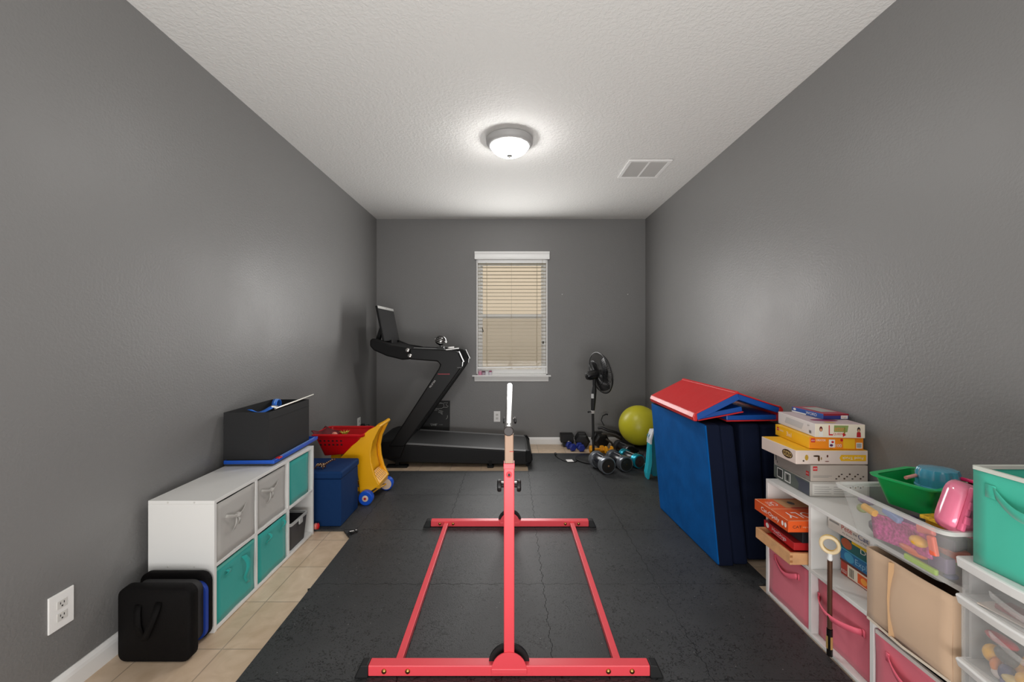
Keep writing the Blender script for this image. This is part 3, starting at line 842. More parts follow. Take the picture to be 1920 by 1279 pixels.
part('grid_pattern', gp, mat('yellow_groove', (196, 134, 10), .5), cart, solid=.0015)
# basket (tapered, open, with rim and holes)
def rring(x0, x1, y0, y1, z, r=.035, n=5, zs=0):
    return [(p[0], p[1], p[2] + zs*(p[0]-x0)/(x1-x0)) for p in ring(x0, x1, y0, y1, z, r, n)]
bk = MB().loft([rring(-1.475, -1.24, 3.205, 3.385, .372, zs=.02), rring(-1.525, -1.150, 3.150, 3.440, .540),
                rring(-1.520, -1.155, 3.155, 3.435, .540), rring(-1.470, -1.245, 3.210, 3.380, .378, zs=.02)])
part('basket', bk, M_RED, cart, smooth=True, angle=50)
rim = MB().loft([rring(-1.530, -1.145, 3.145, 3.445, .528), rring(-1.540, -1.135, 3.135, 3.455, .533), rring(-1.542, -1.133, 3.133, 3.457, .548), rring(-1.530, -1.145, 3.147, 3.443, .556), rring(-1.519, -1.156, 3.157, 3.433, .548), rring(-1.520, -1.156, 3.157, 3.433, .536)], cap=False)
part('basket_rim', rim, M_RED, cart, smooth=True, angle=60)
hl = MB()
for i in range(6):
    for jz, zz in enumerate((.500, .468)):
        xx = -1.475 + .032*i
        q = (.540-zz)/(.540-.372)
        hl.obox((xx, 3.150+.055*q-.0005, zz), (.014, .003, .014), (.31, 0, 0))
part('basket_holes', hl, mat('hole_dark', (60, 4, 8), .7), cart)
for y, lab in ((3.150, 'near'), (3.440, 'far')):
    s_ = -1 if y < 3.3 else 1
    wc = (-1.115, y, MT+.055) if s_ < 0 else (-1.050, y+.02, MT+.055)
    w = part('wheel', MB().lathe([(.030, -.024), (.048, -.024), (.055, -.018), (.055, .018), (.048, .024), (.030, .024)], wc, (0, s_, 0), 32), M_BLUEW, cart, smooth=True, angle=35)
    part('hub', MB().lathe([(.0235 if s_ < 0 else .045, .0), (.0235 if s_ < 0 else .045, .026), (.018, .028)], wc, (0, -1, 0), 24), mat('wheel_hub_cream', (222, 196, 172), .4), w, smooth=True, angle=35)
    part('axle_cap', MB().lathe([(.010, .026), (.009, .031), (.002, .032)], wc, (0, s_, 0), 16), M_RED, w)
for y, s_ in ((3.165, -1), (3.425, 1)):
    wc = (-1.44, y, MT+.045)
    w = part('wheel', MB().lathe([(.028, -.018), (.045, -.016), (.045, .016), (.028, .018)], wc, (0, s_, 0), 28), M_BLUEW, cart, smooth=True, angle=35)
    part('hub', MB().lathe([(.02, 0), (.02, .021)], wc, (0, s_, 0), 20), MATS['wheel_hub_cream'], w)
part('chassis', MB().box(-1.47, -1.10, 3.21, 3.23, .09, .12).box(-1.47, -1.10, 3.36, 3.38, .09, .12).box(-1.46, -1.42, 3.19, 3.40, .05, .09).tube([(-1.115, 3.16, .067), (-1.08, 3.3, .075), (-1.05, 3.44, .067)], .008).prism([(-1.46, .12), (-1.40, .12), (-1.34, .38), (-1.42, .38)], 'y', 3.23, 3.36), M_YEL, cart, bevel=.003)
# toys in the basket
cz = .505
g_ = 'toy food heaped in the red cart basket'
def fill(x0,x1,y0,y1,z): pass
single('toy_peach', 'pale pink toy peach in the red cart basket', 'toy food', MB().sph((-1.408, 3.26, cz+.020), (.024, .024, .022), 14), mat('peach', (232, 150, 130), .4), group=g_, smooth=True)
t = thing('toy_flower', 'yellow green toy pineapple top in the red cart basket', 'toy food', (-1.335, 3.28, cz-.02), g_)
fl = MB()
for k in range(9):
    a = 2*PI*k/9; fl.tube([(-1.335, 3.28, cz), (-1.335+.018*math.cos(a), 3.28+.018*math.sin(a), cz+.03), (-1.335+.040*math.cos(a), 3.28+.040*math.sin(a), cz+.045)], [.007, .006, .001], 6)
part('leaves', fl, mat('yellow_green', (196, 176, 60), .5), t)
part('fruit', MB().sph((-1.335, 3.28, cz-.014), (.026, .026, .022), 14), mat('orange_plastic', (226, 120, 40), .4), t, smooth=True)
single('toy_lettuce', 'dark green toy lettuce in the red cart basket', 'toy food', MB().sph((-1.275, 3.27, cz+.002), (.034, .028, .018), 14), mat('lettuce', (92, 110, 52), .6, bump=1.0, scale=70), group=g_, smooth=True)
single('toy_corn', 'brown toy bread roll at the right end of the cart basket', 'toy food', MB().sph((-1.215, 3.28, cz+.004), (.032, .020, .015), 14), mat('bread', (120, 84, 56), .6), group=g_, smooth=True)
single('red_cloth', 'dark red patterned cloth crumpled over the left end of the cart basket', 'cloth', MB().grid(lambda u, v: (-1.545 + .13*u, 3.16 + .24*v, .560 + .020*math.sin(6*u+2)*math.cos(5*v) - .045*u), 14, 14), mat('dark_red_cloth', (96, 12, 20), .7, var=.5, vscale=60), solid=.004, smooth=True)
single('cloth_heap', 'brown cloth heap filling the bottom of the red cart basket', 'cloth', MB().sph((-1.33, 3.29, .455), (.13, .10, .045), 18), mat('brown_cloth', (84, 52, 38), .8, bump=1, scale=40), smooth=True)

# ------------------------------------------------------------------ treadmill
tm = thing('treadmill', 'black treadmill with slanted uprights and touchscreen in front of the back wall', 'treadmill', (-.57, 4.38, 0))
M_TM = mat('treadmill_black', (9, 9, 10), .45, spec=.3)
M_TMM = mat('treadmill_matte', (6, 6, 7), .6, spec=.25)
body = [(-1.30,.205),(-1.20,.232),(-1.064,.234),(.172,.160),(.206,.134),(.222,.092),(.204,.050),(.146,.030),(-1.154,.055),(-1.28,.100)]
YN, YFR = 4.07, 4.72
part('deck_body', MB().prism([(x, z_-.004) for x, z_ in body], 'y', YN+.006, YFR-.006), M_TM, tm, bevel=.010, seg=3)
def dz(x): return .234 + (x+1.064)*(.160-.234)/(1.236)
for ya, yb in ((YN, YN+.052), (YFR-.052, YFR)):
    m = MB().add([(-1.07,ya,dz(-1.07)-.002),(.165,ya,dz(.165)-.002),(.165,yb,dz(.165)-.002),(-1.07,yb,dz(-1.07)-.002),(-1.07,ya,dz(-1.07)+.006),(.165,ya,dz(.165)+.006),(.165,yb,dz(.165)+.006),(-1.07,yb,dz(-1.07)+.006)], [(0,3,2,1),(4,5,6,7),(0,1,5,4),(1,2,6,5),(2,3,7,6),(3,0,4,7)])
    part('side_rail', m, mat('rail_grey', (98, 98, 98), .45), tm, bevel=.002)
bm_ = MB()
L_ = []
for x in (-1.07, -.5, .0, .150, .172, .180):
    L_.append((x, dz(x)+.0035 - (.006 if x > .16 else 0) - (.012 if x > .175 else 0)))
bm_.grid(lambda u, v: (L_[min(5, int(round(u*5)))][0], YN+.056+(YFR-YN-.112)*v, L_[min(5, int(round(u*5)))][1]), 6, 2)
part('running_belt', bm_, mat('belt_slats', (50, 50, 50), .42, bump=.3, scale=150), tm, solid=.003)
sg = MB(); x = -1.06
part('rear_roller_cap', MB().prism([(.150,.172),(.186,.172),(.216,.130),(.218,.075),(.190,.045),(.150,.06)], 'y', YN-.004, YN+.030).prism([(.150,.172),(.186,.172),(.216,.130),(.218,.075),(.190,.045),(.150,.06)], 'y', YFR-.030, YFR+.004), M_TMM, tm, bevel=.006)
hood = [(-1.385,.200),(-1.372,.245),(-1.30,.272),(-1.16,.282),(-1.070,.252),(-1.045,.232),(-1.10,.10),(-1.28,.085),(-1.36,.14)]
part('motor_hood', MB().prism(hood, 'y', YN-.01, YFR+.01), M_TM, tm, bevel=.016, seg=4)
# uprights with handle arms and front console, one each side
arm = [(-.553,1.166),(-.520,1.156),(-.479,1.060),(-.484,1.010),(-1.061,.214),(-1.215,.214),(-.717,.987),(-.701,1.029),(-.728,1.061),(-1.003,1.082),(-1.003,1.192),(-.649,1.178)]
for ya, yb in ((YN-.022, YN+.055), (YFR-.055, YFR+.022)):
    part('upright', MB().prism(arm, 'y', ya, yb), M_TM, tm, bevel=.012, seg=3)
    e = MB().add([(-.520,ya+.004,1.158),(-.474,ya+.004,1.058),(-.474,yb-.004,1.058),(-.520,yb-.004,1.158),(-.516,ya+.004,1.162),(-.468,ya+.004,1.056),(-.468,yb-.004,1.056),(-.516,yb-.004,1.162)], [(0,3,2,1),(4,5,6,7),(0,1,5,4),(1,2,6,5),(2,3,7,6),(3,0,4,7)])
    part('end_trim', e, mat('silver_trim', (104, 104, 103), .5, .2), tm)
text(tm, 'P E L O T O N', (-.795, YN-.0225, .80), (.60, 0, .80), (-.8, 0, .60), .085, .016, M_TXT_W, name='upright_lettering')
part('red_stripe', MB().box(-.722, -.605, YN-.0235, YN-.020, .934, .940), mat('stripe_red', (176, 26, 52), .4), tm)
part('grey_stripe', MB().box(-.53, -.49, YN-.0235, YN-.020, .998, 1.004), mat('rail_grey', (98, 98, 98), .45), tm)
console = [(-1.003,1.082),(-1.077,1.077),(-1.231,1.114),(-1.363,1.172),(-1.400,1.215),(-1.400,1.272),(-1.379,1.290),(-1.340,1.286),(-1.178,1.220),(-1.003,1.192)]
tr_ = [(x, z_) for x, z_ in console]
part('console_arm', MB().prism(tr_, 'y', YN-.02, YN+.062), M_TMM, tm, bevel=.014, seg=3)
part('console_arm', MB().prism(tr_, 'y', YFR-.062, YFR+.02), M_TMM, tm, bevel=.014, seg=3)
part('console_tray', MB().prism([(-1.36,1.200),(-1.30,1.200),(-.96,1.13),(-.93,1.165),(-1.10,1.198),(-1.30,1.255),(-1.37,1.262)], 'y', YN+.06, YFR-.06), M_TM, tm, bevel=.008)
part('front_handlebar', MB().tube([(-1.385, YN+.04, 1.245), (-1.385, YFR-.04, 1.245)], .028, 16), M_TMM, tm, smooth=True)
part('cross_brace', MB().box(-.73, -.66, YN+.05, YFR-.05, 1.10, 1.165), M_TM, tm, bevel=.01)
for ya in (YN-.022, YFR+.022):
    s_ = -1 if ya < 4.4 else 1
    for xx, zz in ((-1.022, 1.172), (-1.000, 1.118)):
        part('speed_knob', MB().lathe([(.020, 0), (.020, .010), (.015, .014), (.006, .016)], (xx, ya, zz), (0, s_, .3), 24), M_CHROME, tm, smooth=True, angle=30)
    part('arm_top_rail', MB().tube([(-.97, ya*0+(YN+.016 if s_ < 0 else YFR-.016), 1.192), (-.66, (YN+.016 if s_ < 0 else YFR-.016), 1.182)], .010, 10), mat('rail_grey', (98, 98, 98), .45), tm, smooth=True)
# touchscreen
y0_, y1_ = 4.115, 4.675
def scr(q0, q1, ya, yb, n0, n1):
    """slab in the screen plane; q along its height, n along its normal"""
    B = Vector((-1.278, 0, 1.262)); Tt = Vector((-1.352, 0, 1.622)); d = (Tt-B); nn = Vector((d.z, 0, -d.x)).normalized()
    vs = []
    for n_ in (n0, n1):
        for a, b_ in ((q0,ya),(q1,ya),(q1,yb),(q0,yb)):
            p = B + d*a + nn*n_; vs.append((p.x, b_, p.z))
    return vs
FQ = [(0,3,2,1),(4,5,6,7),(0,1,5,4),(1,2,6,5),(2,3,7,6),(3,0,4,7)]
sc_ = part('touchscreen', MB().add(scr(0, 1, y0_, y1_, -.016, .006), FQ), M_TMM, tm, bevel=.004)
part('display_glass', MB().add(scr(.02, .915, y0_+.008, y1_-.008, .0062, .0075), FQ), mat('dark_screen_glass', (30, 30, 31), .18), sc_)
part('sound_bar', MB().add(scr(.925, .998, y0_+.004, y1_-.004, .0062, .009), FQ), mat('silver_bar', (205, 204, 200), .4, .3), sc_)
part('camera_dot', MB().add(scr(.955, .972, 4.392, 4.400, .009, .0098), FQ), M_BLACK_M, sc_)
for ya in (4.20, 4.56):
    part('screen_stand', MB().prism([(-1.395,1.268),(-1.352,1.268),(-1.322,1.40),(-1.318,1.45),(-1.335,1.45)], 'y', ya, ya+.05), M_TMM, tm, bevel=.003)
part('screen_bracket', MB().box(-1.33, -1.25, 4.30, 4.50, 1.225, 1.275), M_TM, tm, bevel=.004)
# feet
for xa, xb in ((-1.24, -1.03), (-.235, -.17)):
    for ya in (YN-.01, YFR-.06):
        part('foot', MB().box(xa, xb, ya, ya+.07, .0, .022).box((xa+xb)/2-.02, (xa+xb)/2+.02, ya+.015, ya+.055, .02, .075), M_TMM, tm, bevel=.005)
part('rear_wheel', MB().lathe([(.018, -.012), (.022, -.009), (.022, .009), (.018, .012)], (.165, YN+.03, .0345), (0, 1, 0), 18), M_TMM, tm, smooth=True, angle=35)
part('rear_wheel', MB().lathe([(.018, -.012), (.022, -.009), (.022, .009), (.018, .012)], (.165, YFR-.03, .0225), (0, 1, 0), 18), M_TMM, tm, smooth=True, angle=35)

# things resting on the treadmill
ft = thing('desk_fan', 'small glossy black round fan with chrome cage rings standing on the treadmill arm', 'fan', (-.70, 4.09, 1.19))
C_ = (-.702, 4.09, 1.270)
part('stand', MB().box(-.735, -.668, 4.062, 4.118, 1.195, 1.209).tube([(-.702, 4.09, 1.205), (-.702, 4.09, 1.228)], .010, 10), M_BLACK, ft, bevel=.003)
part('housing', MB().sph(C_, (.056, .040, .050), 24), mat('gloss_black', (8, 8, 9), .12, coat=1.0), ft, smooth=True)
for k in range(4):
    a = -.6 + .4*k
    pts = []
    for i in range(24):
        w_ = 2*PI*i/24
        q = Vector((.061*math.cos(w_), .046*math.sin(w_), 0)); q = Euler((a, .35, 0)).to_matrix() @ q
        pts.append(Vector(C_) + q)
    part('cage_ring', MB().tube(pts, .0022, 6, closed=True), M_CHROME, ft, smooth=True)
single('white_remote', 'thin white remote lying on the handle end of the treadmill', 'remote', MB().obox((-.585, 4.085, 1.184), (.13, .05, .010), (0, -.12, .1)), M_VINYL, bevel=.003)
single('white_cloth', 'small folded white card beside the round fan on the treadmill arm', 'card', MB().obox((-.600, 4.10, 1.200), (.055, .04, .012), (0, -.1, .5)), M_TXT_W, bevel=.002)

# poster board behind the treadmill
t = thing('lettered_board', 'black board with white hand lettering leaning on the back wall behind the treadmill', 'board', (-.92, 4.93, 0))
bd = MB().add([(-1.10,4.905,.001),(-.738,4.905,.001),(-.738,4.950,.528),(-1.10,4.950,.528),(-1.10,4.917,.001),(-.738,4.917,.001),(-.738,4.962,.528),(-1.10,4.962,.528)], FQ)
part('panel', bd, mat('chalkboard_black', (16, 16, 16), .6), t)
uu = (1, 0, 0); vv = (0, .045, .527)
def bp2(x, z_): return (x, 4.905 + .045*z_/.527 - .0006, z_)
M_CHALK = mat('chalk_white', (168, 168, 165), .8)
text(t, '"OWB"', bp2(-.972, .232), uu, vv, .085, .026, M_CHALK)
text(t, 'a KIDS +', bp2(-.965, .415), (1, 0, -.06), vv, .092, .024, M_CHALK)
text(t, 'teachers', bp2(-.868, .408), (1, 0, -.25), vv, .062, .018, M_CHALK)
text(t, 'to', bp2(-.876, .388), (1, 0, -.2), vv, .022, .018, M_CHALK)
text(t, 'RISE', bp2(-.848, .374), (1, 0, -.5), vv, .045, .028, M_CHALK)
text(t, '+ Y O', bp2(-.862, .240), uu, vv, .040, .008, M_CHALK)
ol = MB()
ol.tube([bp2(-.945, .445), bp2(-.90, .437), bp2(-.84, .438), bp2(-.812, .452), bp2(-.808, .48), bp2(-.822, .50), bp2(-.86, .502), bp2(-.94, .50)], .0028, 6)
ol.tube([bp2(-.808, .452), bp2(-.770, .452), bp2(-.755, .462), bp2(-.785, .482), bp2(-.760, .508), bp2(-.812, .505)], .0028, 6)
ol.tube([bp2(-.765, .355), bp2(-.763, .33), bp2(-.782, .31)], .0025, 6)
ol.tube([bp2(-1.0, .345), bp2(-.975, .352)], .0025, 6)
part('chalk_outline', ol, M_CHALK, t)
text(t, 'HELPS', bp2(-.902, .492), uu, vv, .065, .018, M_CHALK)

# ------------------------------------------------------------------ pink gymnastics bar
kb = thing('gymnastics_bar', 'coral pink gymnastics kip bar with chrome rail standing on the black foam mats', 'gymnastics bar', (-.005, 2.18, MT))
KX = -.006
BZ0, BZ1 = MT+.004, MT+.044
knobm = M_BLACK
for y0_, tag_ in ((1.553, 'near'), (2.775, 'far')):
    y1_ = y0_ + .040
    beam = part('cross_beam', MB().box(-.543, .531, y0_, y1_, BZ0, BZ1), M_PINK, kb, bevel=.003, seg=2)
    for s_, xe in ((-1, -.543), (1, .531)):
        cap = MB()
        xo = xe + s_*.052; xi = xe
        cap.add([(xi,y0_-.006,MT),(xo,y0_-.006,MT),(xo,y1_+.006,MT),(xi,y1_+.006,MT),(xi,y0_-.001,BZ1+.003),(xi+s_*.030,y0_-.001,BZ1+.001),(xi+s_*.030,y1_+.001,BZ1+.001),(xi,y1_+.001,BZ1+.003)], FQ)
        part('end_cap', cap, M_BLACK_M, kb, bevel=.004)
    # gusset: pink half disc plate with folded lip, wider black half disc behind
    for yy, r, mt, nm in ((y0_+.022, .079, M_BLACK_M, 'black_half_disc'), (y0_-.004, .066, M_PINK, 'pink_gusset')):
        pts = [(KX + r*math.cos(PI*k/20), BZ1 - .012 + r*math.sin(PI*k/20)) for k in range(21)]
        part(nm, MB().prism(pts, 'y', yy, yy + (.010 if nm == 'black_half_disc' else .004)), mt, kb)
    part('gusset_lip', MB().box(KX-.068, KX+.068, y0_-.006, y0_-.001, BZ0+.012, BZ1-.008), M_PINK, kb, bevel=.0025)
    post = part('post', MB().box(KX-.020, KX+.020, y0_, y1_, BZ1, .822), M_PINK, kb, bevel=.004, seg=3)
    part('inner_post', MB().box(KX-.0175, KX+.0175, y0_+.003, y1_-.003, .80, .936), mat('steel_inner', (140, 114, 96), .45, .45), kb, bevel=.003)
    part('collar', MB().box(KX-.0212, KX+.0212, y0_-.001, y1_+.001, .805, .826), M_PINK, kb, bevel=.002)
    part('height_mark', MB().box(KX+.002, KX+.0172, y0_+.0022, y0_+.0032, .870, .872), M_TXT_R, kb)
    bt = part('lock_bolt', MB().lathe([(.011, 0), (.011, .003), (.007, .005), (.007, .002)], (KX, y0_, .784), (0,-1,0), 18), M_PINK, kb)
    part('bolt_socket', MB().lathe([(.005, .0045), (.005, .0056)], (KX, y0_, .784), (0,-1,0), 10), M_BLACK_M, bt)
    for s_ in (-1, 1):
        kn = MB().lathe([(.007, 0), (.007, .010), (.021, .010), (.023, .014), (.023, .022), (.018, .026)], (KX+s_*.020, y0_+.02, .735), (s_, 0, 0), 12)
        ko = part('tightening_knob', kn, knobm, kb, smooth=True, angle=30)
        part('knob_shaft', MB().tube([(KX+s_*.020, y0_+.02, .748), (KX+s_*.036, y0_+.02, .748)], .004, 8), M_CHROME, ko)
for s_, x in ((-1, -.437), (1, .417)):
    part('side_rail', MB().box(x-.014, x+.014, 1.593, 2.775, BZ0+.004, BZ0+.030), M_PINK, kb, bevel=.002)
for y0_ in (1.553, 2.775):
    for x in (-.482, -.392, .372, .462):
        part('bolt', MB().lathe([(.0095, 0), (.0095, .003), (.007, .006), (.003, .0075)], (x, y0_, BZ0+.020), (0,-1,0), 14), M_GOLD, kb, smooth=True, angle=30)
RZ = .958
part('rail', MB().tube([(KX-.002, 1.535, RZ-.004), (KX, 2.835, RZ+.010)], .0185, 28), mat('polished_rail', (225, 222, 220), .22, .9), kb, smooth=True)
part('rail_end_cap', MB().lathe([(.0188, 0), (.0188, .004), (.016, .006)], (KX-.002, 1.537, RZ-.004), (0,-1,0), 28), mat('brown_black_cap', (48, 40, 38), .5), kb, smooth=True, angle=30)
part('rail_end_cap', MB().lathe([(.0188, 0), (.0188, .004), (.016, .006)], (KX, 2.832, RZ+.010), (0,1,0), 28), MATS['brown_black_cap'], kb, smooth=True, angle=30)
part('rail_screw', MB().lathe([(.004, 0), (.004, .002)], (KX-.006, 1.573, RZ+.0145), (0,0,1), 10).lathe([(.004, 0), (.004, .002)], (KX+.005, 1.573, RZ+.0145), (0,0,1), 10), M_BLACK_M, kb)

# ------------------------------------------------------------------ pedestal fan
fan = thing('pedestal_fan', 'black pedestal fan with round cage standing by the back wall right of the window', 'fan', (.875, 4.31, MT))
part('base', MB().lathe([(.175, 0), (.190, .004), (.190, .012), (.165, .020), (.06, .030), (.035, .050), (.024, .055)], (.875, 4.31, MT), n=48), M_BLACK, fan, smooth=True, angle=50)
part('lower_pole', MB().tube([(.875, 4.31, MT+.05), (.868, 4.31, .50)], .0135, 16), M_BLACK_M, fan, smooth=True)
part('upper_pole', MB().tube([(.868, 4.31, .53), (.872, 4.31, .62), (.880, 4.31, .74), (.880, 4.31, .80)], [.020, .026, .028, .018], 18), M_BLACK_M, fan, smooth=True)
part('height_collar', MB().lathe([(.017, 0), (.019, .008), (.019, .030), (.015, .036)], (.868, 4.31, .497), n=20), mat('collar_grey', (176, 172, 168), .4), fan, smooth=True)
part('height_knob', MB().tube([(.850, 4.30, .515), (.822, 4.29, .518)], .005, 8).sph((.818, 4.289, .518), (.011, .010, .012), 12), M_BLACK, fan, smooth=True)
part('switch_plate', MB().box(.8455, .872, 4.278, 4.283, .660, .708), mat('switch_grey', (196, 196, 194), .4), fan, bevel=.002)
nrm = Vector((.93, .30, .20)).normalized()
hc = Vector((.952, 4.325, .925))
part('motor_housing', MB().lathe([(.005, -.175), (.036, -.168), (.048, -.140), (.050, -.07), (.052, -.035), (.030, -.03)], hc, nrm, 28), mat('motor_black', (20, 20, 21), .22), fan, smooth=True)
part('tilt_neck', MB().tube([(.880, 4.31, .79), (.882, 4.305, .84), (hc - nrm*.075)], [.018, .020, .024], 12), M_BLACK_M, fan, smooth=True)
uu = nrm.cross(Vector((0,0,1))).normalized(); ww = uu.cross(nrm).normalized()
def cp(r, a, t): return hc + nrm*t + uu*(r*math.cos(a)) + ww*(r*math.sin(a))
cg = MB(); R_ = .222
part('cage_rim', MB().tube([cp(R_, 2*PI*k/64, 0) for k in range(64)], .006, 8, closed=True), M_BLACK, fan, smooth=True)
for side_, dep in (('rear_cage', -.055), ('front_cage', .060)):
    m = MB()
    for k in range(60):
        a = 2*PI*k/60
        m.tube([cp(.045, a, dep), cp(.11, a, dep*.98), cp(.175, a, dep*.72), cp(.208, a, dep*.35), cp(R_, a, 0)], .0017, 4, cap=False)
    for rr, tt in ((.045, dep), (.13, dep*.93)):
        m.tube([cp(rr, 2*PI*k/48, tt) for k in range(48)], .002, 5, closed=True)
    part(side_, m, mat('cage_wire', (26, 26, 27), .3, .2), fan, smooth=True)
part('cage_badge', MB().lathe([(.046, .058), (.046, .064), (.030, .067)], hc, nrm, 28), M_BLACK, fan, smooth=True, angle=30)
part('blade_hub', MB().lathe([(.034, -.03), (.036, .01), (.026, .03), (.005, .034)], hc, nrm, 24), M_BLACK_M, fan, smooth=True)
for k in range(3):
    a0_ = 2*PI*k/3 + .5
    def blade(u, v, a0_=a0_):
        r = .030 + .165*u
        wdt = .45 + .75*math.sin(PI*min(1, u*.9+.12))
        a = a0_ + (v-.5)*1.5*wdt + .25*u
        return cp(r, a, .018*(v-.5)*2)
    part('blade', MB().grid(blade, 10, 8), mat('blade_smoke', (24, 24, 25), .3), fan, solid=.003, smooth=True)
t = thing('power_cord', 'black power cord with a white tag on the mat beside the fan base', 'cord', (.65, 4.30, MT))
part('cable', MB().tube([(.70, 4.26, MT+.006), (.66, 4.20, MT+.004), (.60, 4.205, MT+.004), (.545, 4.26, MT+.004), (.500, 4.36, MT+.006), (.490, 4.42, MT+.018)], .0042, 8), M_BLACK_M, t, smooth=True)
part('plug', MB().obox((.488, 4.43, MT+.020), (.022, .035, .022), (.3, 0, .2)), M_BLACK_M, t, bevel=.004)
part('tag', MB().obox((.612, 4.225, MT+.012), (.070, .055, .002), (.12, .05, .25)), M_TXT_W, t)

# ------------------------------------------------------------------ dumbbells and the corner pile
def barrel(name, label, p0, p1, r, rim_rgb, face_rgb, hub_rgb, group, mid_rgb=(26, 28, 34)):
    """adjustable barrel dumbbell; p0 = centre of the near end face, p1 = centre of the far end face (world)"""
    p0 = Vector(p0); p1 = Vector(p1); d = (p1-p0); L = d.length; d.normalize()
    t = thing(name, label, 'dumbbell', (p0.x, p0.y, MT), group)
    rim = mat('rim_%d_%d_%d' % rim_rgb, rim_rgb, .25, .5)
    hw_ = L*.24
    for q, s_ in ((0, 1), (L, -1)):
        o = p0 + d*q; ax = d*s_
        h = part('end_cap', MB().lathe([(r*.86, .0), (r*.97, .003), (r, .010), (r, hw_*.45), (r*.93, hw_*.47), (r*.93, hw_*.53), (r*.985, hw_*.55), (r*.985, hw_), (r*.7, hw_+.004)], o, ax, 40), rim, t, smooth=True, angle=35)
        part('face_plate', MB().lathe([(r*.84, -.001), (r*.80, .004), (r*.55, .004), (r*.50, -.002), (r*.30, -.003)], o, ax, 40), mat('face_%d' % face_rgb[0], face_rgb, .45), h, smooth=True, angle=35)
        part('centre_bolt', MB().lathe([(r*.11, -.005), (r*.11, .0), (r*.05, -.007)], o, ax, 16), mat('hub_%d' % hub_rgb[0], hub_rgb, .3, .7), h)
    part('shroud', MB().lathe([(r*.80, hw_*.9), (r*.86, hw_+.01), (r*.86, L-hw_-.01), (r*.80, L-hw_*.9)], p0, d, 36), mat('shroud_%d' % mid_rgb[0], mid_rgb, .2), t, smooth=True)
    part('handle', MB().tube([p0+d*(hw_*.8)+Vector((-.01, 0, r*.80)), p0+d*(L-hw_*.8)+Vector((-.01, 0, r*.80))], r*.10, 10), mat('dark_chrome', (120, 120, 124), .3, .8), t, smooth=True)
    return t
GD = 'barrel dumbbells on the mat between the fan and the foam blocks'
barrel('barrel_dumbbell', 'silver rimmed black barrel dumbbell nearest the camera, its face with a brass bolt', (.918, 3.83, MT+.081), (.845, 4.075, MT+.081), .080, (122, 126, 132), (30, 27, 24), (190, 150, 110), GD)
barrel('barrel_dumbbell', 'silver rimmed black barrel dumbbell with a deep dark face, second from the fan', (1.108, 3.90, MT+.074), (1.030, 4.17, MT+.074), .073, (104, 108, 114), (24, 23, 19), (70, 58, 30), GD)
barrel('barrel_dumbbell', 'black barrel dumbbell with a teal rimmed near end beside the teal stool', (1.266, 4.00, MT+.070), (1.165, 4.24, MT+.070), .068, (24, 150, 172), (26, 22, 24), (60, 16, 24), GD)
barrel('barrel_dumbbell', 'all black barrel dumbbell with silver bands lying behind the teal rimmed one', (1.280, 4.33, MT+.072), (1.200, 4.58, MT+.072), .068, (72, 72, 74), (24, 22, 22), (60, 60, 62), GD, (18, 18, 20))

def hexbell(label, c, L, r, rgb, ang, group, base, stand=False, handle=None):
    m_ = mat('rubber_%d_%d_%d' % rgb, rgb, .45)
    d = Vector((math.cos(ang), math.sin(ang), 0)) if not stand else Vector((.15, .1, 1)).normalized()
    c = Vector(c)
    t = thing('hex_dumbbell', label, 'dumbbell', (c.x, c.y, base), group)
    for s_ in (-1, 1):
        hl_ = L*.30
        o = c + d*(s_*L/2)
        part('head', MB().lathe([(r*.72, 0), (r, hl_*.18), (r, hl_*.82), (r*.75, hl_)], o, d*(-s_), 6), m_, t, bevel=.004)
    part('handle', MB().tube([c-d*(L*.25), c+d*(L*.25)], r*.33, 12), handle or m_, t, smooth=True)
    return t
GY = 'yellow dumbbells behind the barrel dumbbells'
hexbell('small yellow dumbbell right behind the fan pole', (.965, 4.565, .045+.001), .17, .046, (236, 160, 16), .05, GY, MT)
hexbell('small yellow dumbbell right of the first yellow one, at the black barrel dumbbell', (1.085, 4.50, MT+.045), .09, .046, (240, 166, 20), .1, GY, MT)
GBL = 'blue dumbbells left of the fan pole'
hexbell('small blue dumbbell left of the fan pole, next to the bare floor', (.695, 4.70, .044), .13, .045, (26, 44, 128), 1.9, GBL, 0, handle=mat('rubber_blue', (26, 44, 128), .4))
hexbell('small blue dumbbell left of the fan pole, close behind the fan base', (.798, 4.672, .044), .12, .045, (28, 48, 134), 1.7, GBL, 0)
GK = 'large black dumbbells against the back wall behind the fan'
hexbell('large black hex dumbbell at the back wall left of the fan pole', (.845, 4.83, .086), .18, .088, (16, 16, 17), 1.50, GK, 0)
hexbell('large black hex dumbbell at the back wall right of the fan pole', (1.060, 4.83, .088), .18, .092, (15, 15, 17), 1.66, GK, 0)
t = thing('black_case', 'small black box with a round silver ring on its face against the back wall', 'box', (.72, 4.885, 0))
part('case_body', MB().box(.595, .748, 4.83, 4.95, .052, .145).box(.625, .745, 4.82, 4.95, .0, .050), M_BLACK_M, t, bevel=.004)
part('silver_ring', MB().tube([(.688+.017*math.cos(2*PI*k/24), 4.816, .055+.017*math.sin(2*PI*k/24)) for k in range(24)], .005, 8, closed=True), M_CHROME, t, smooth=True)
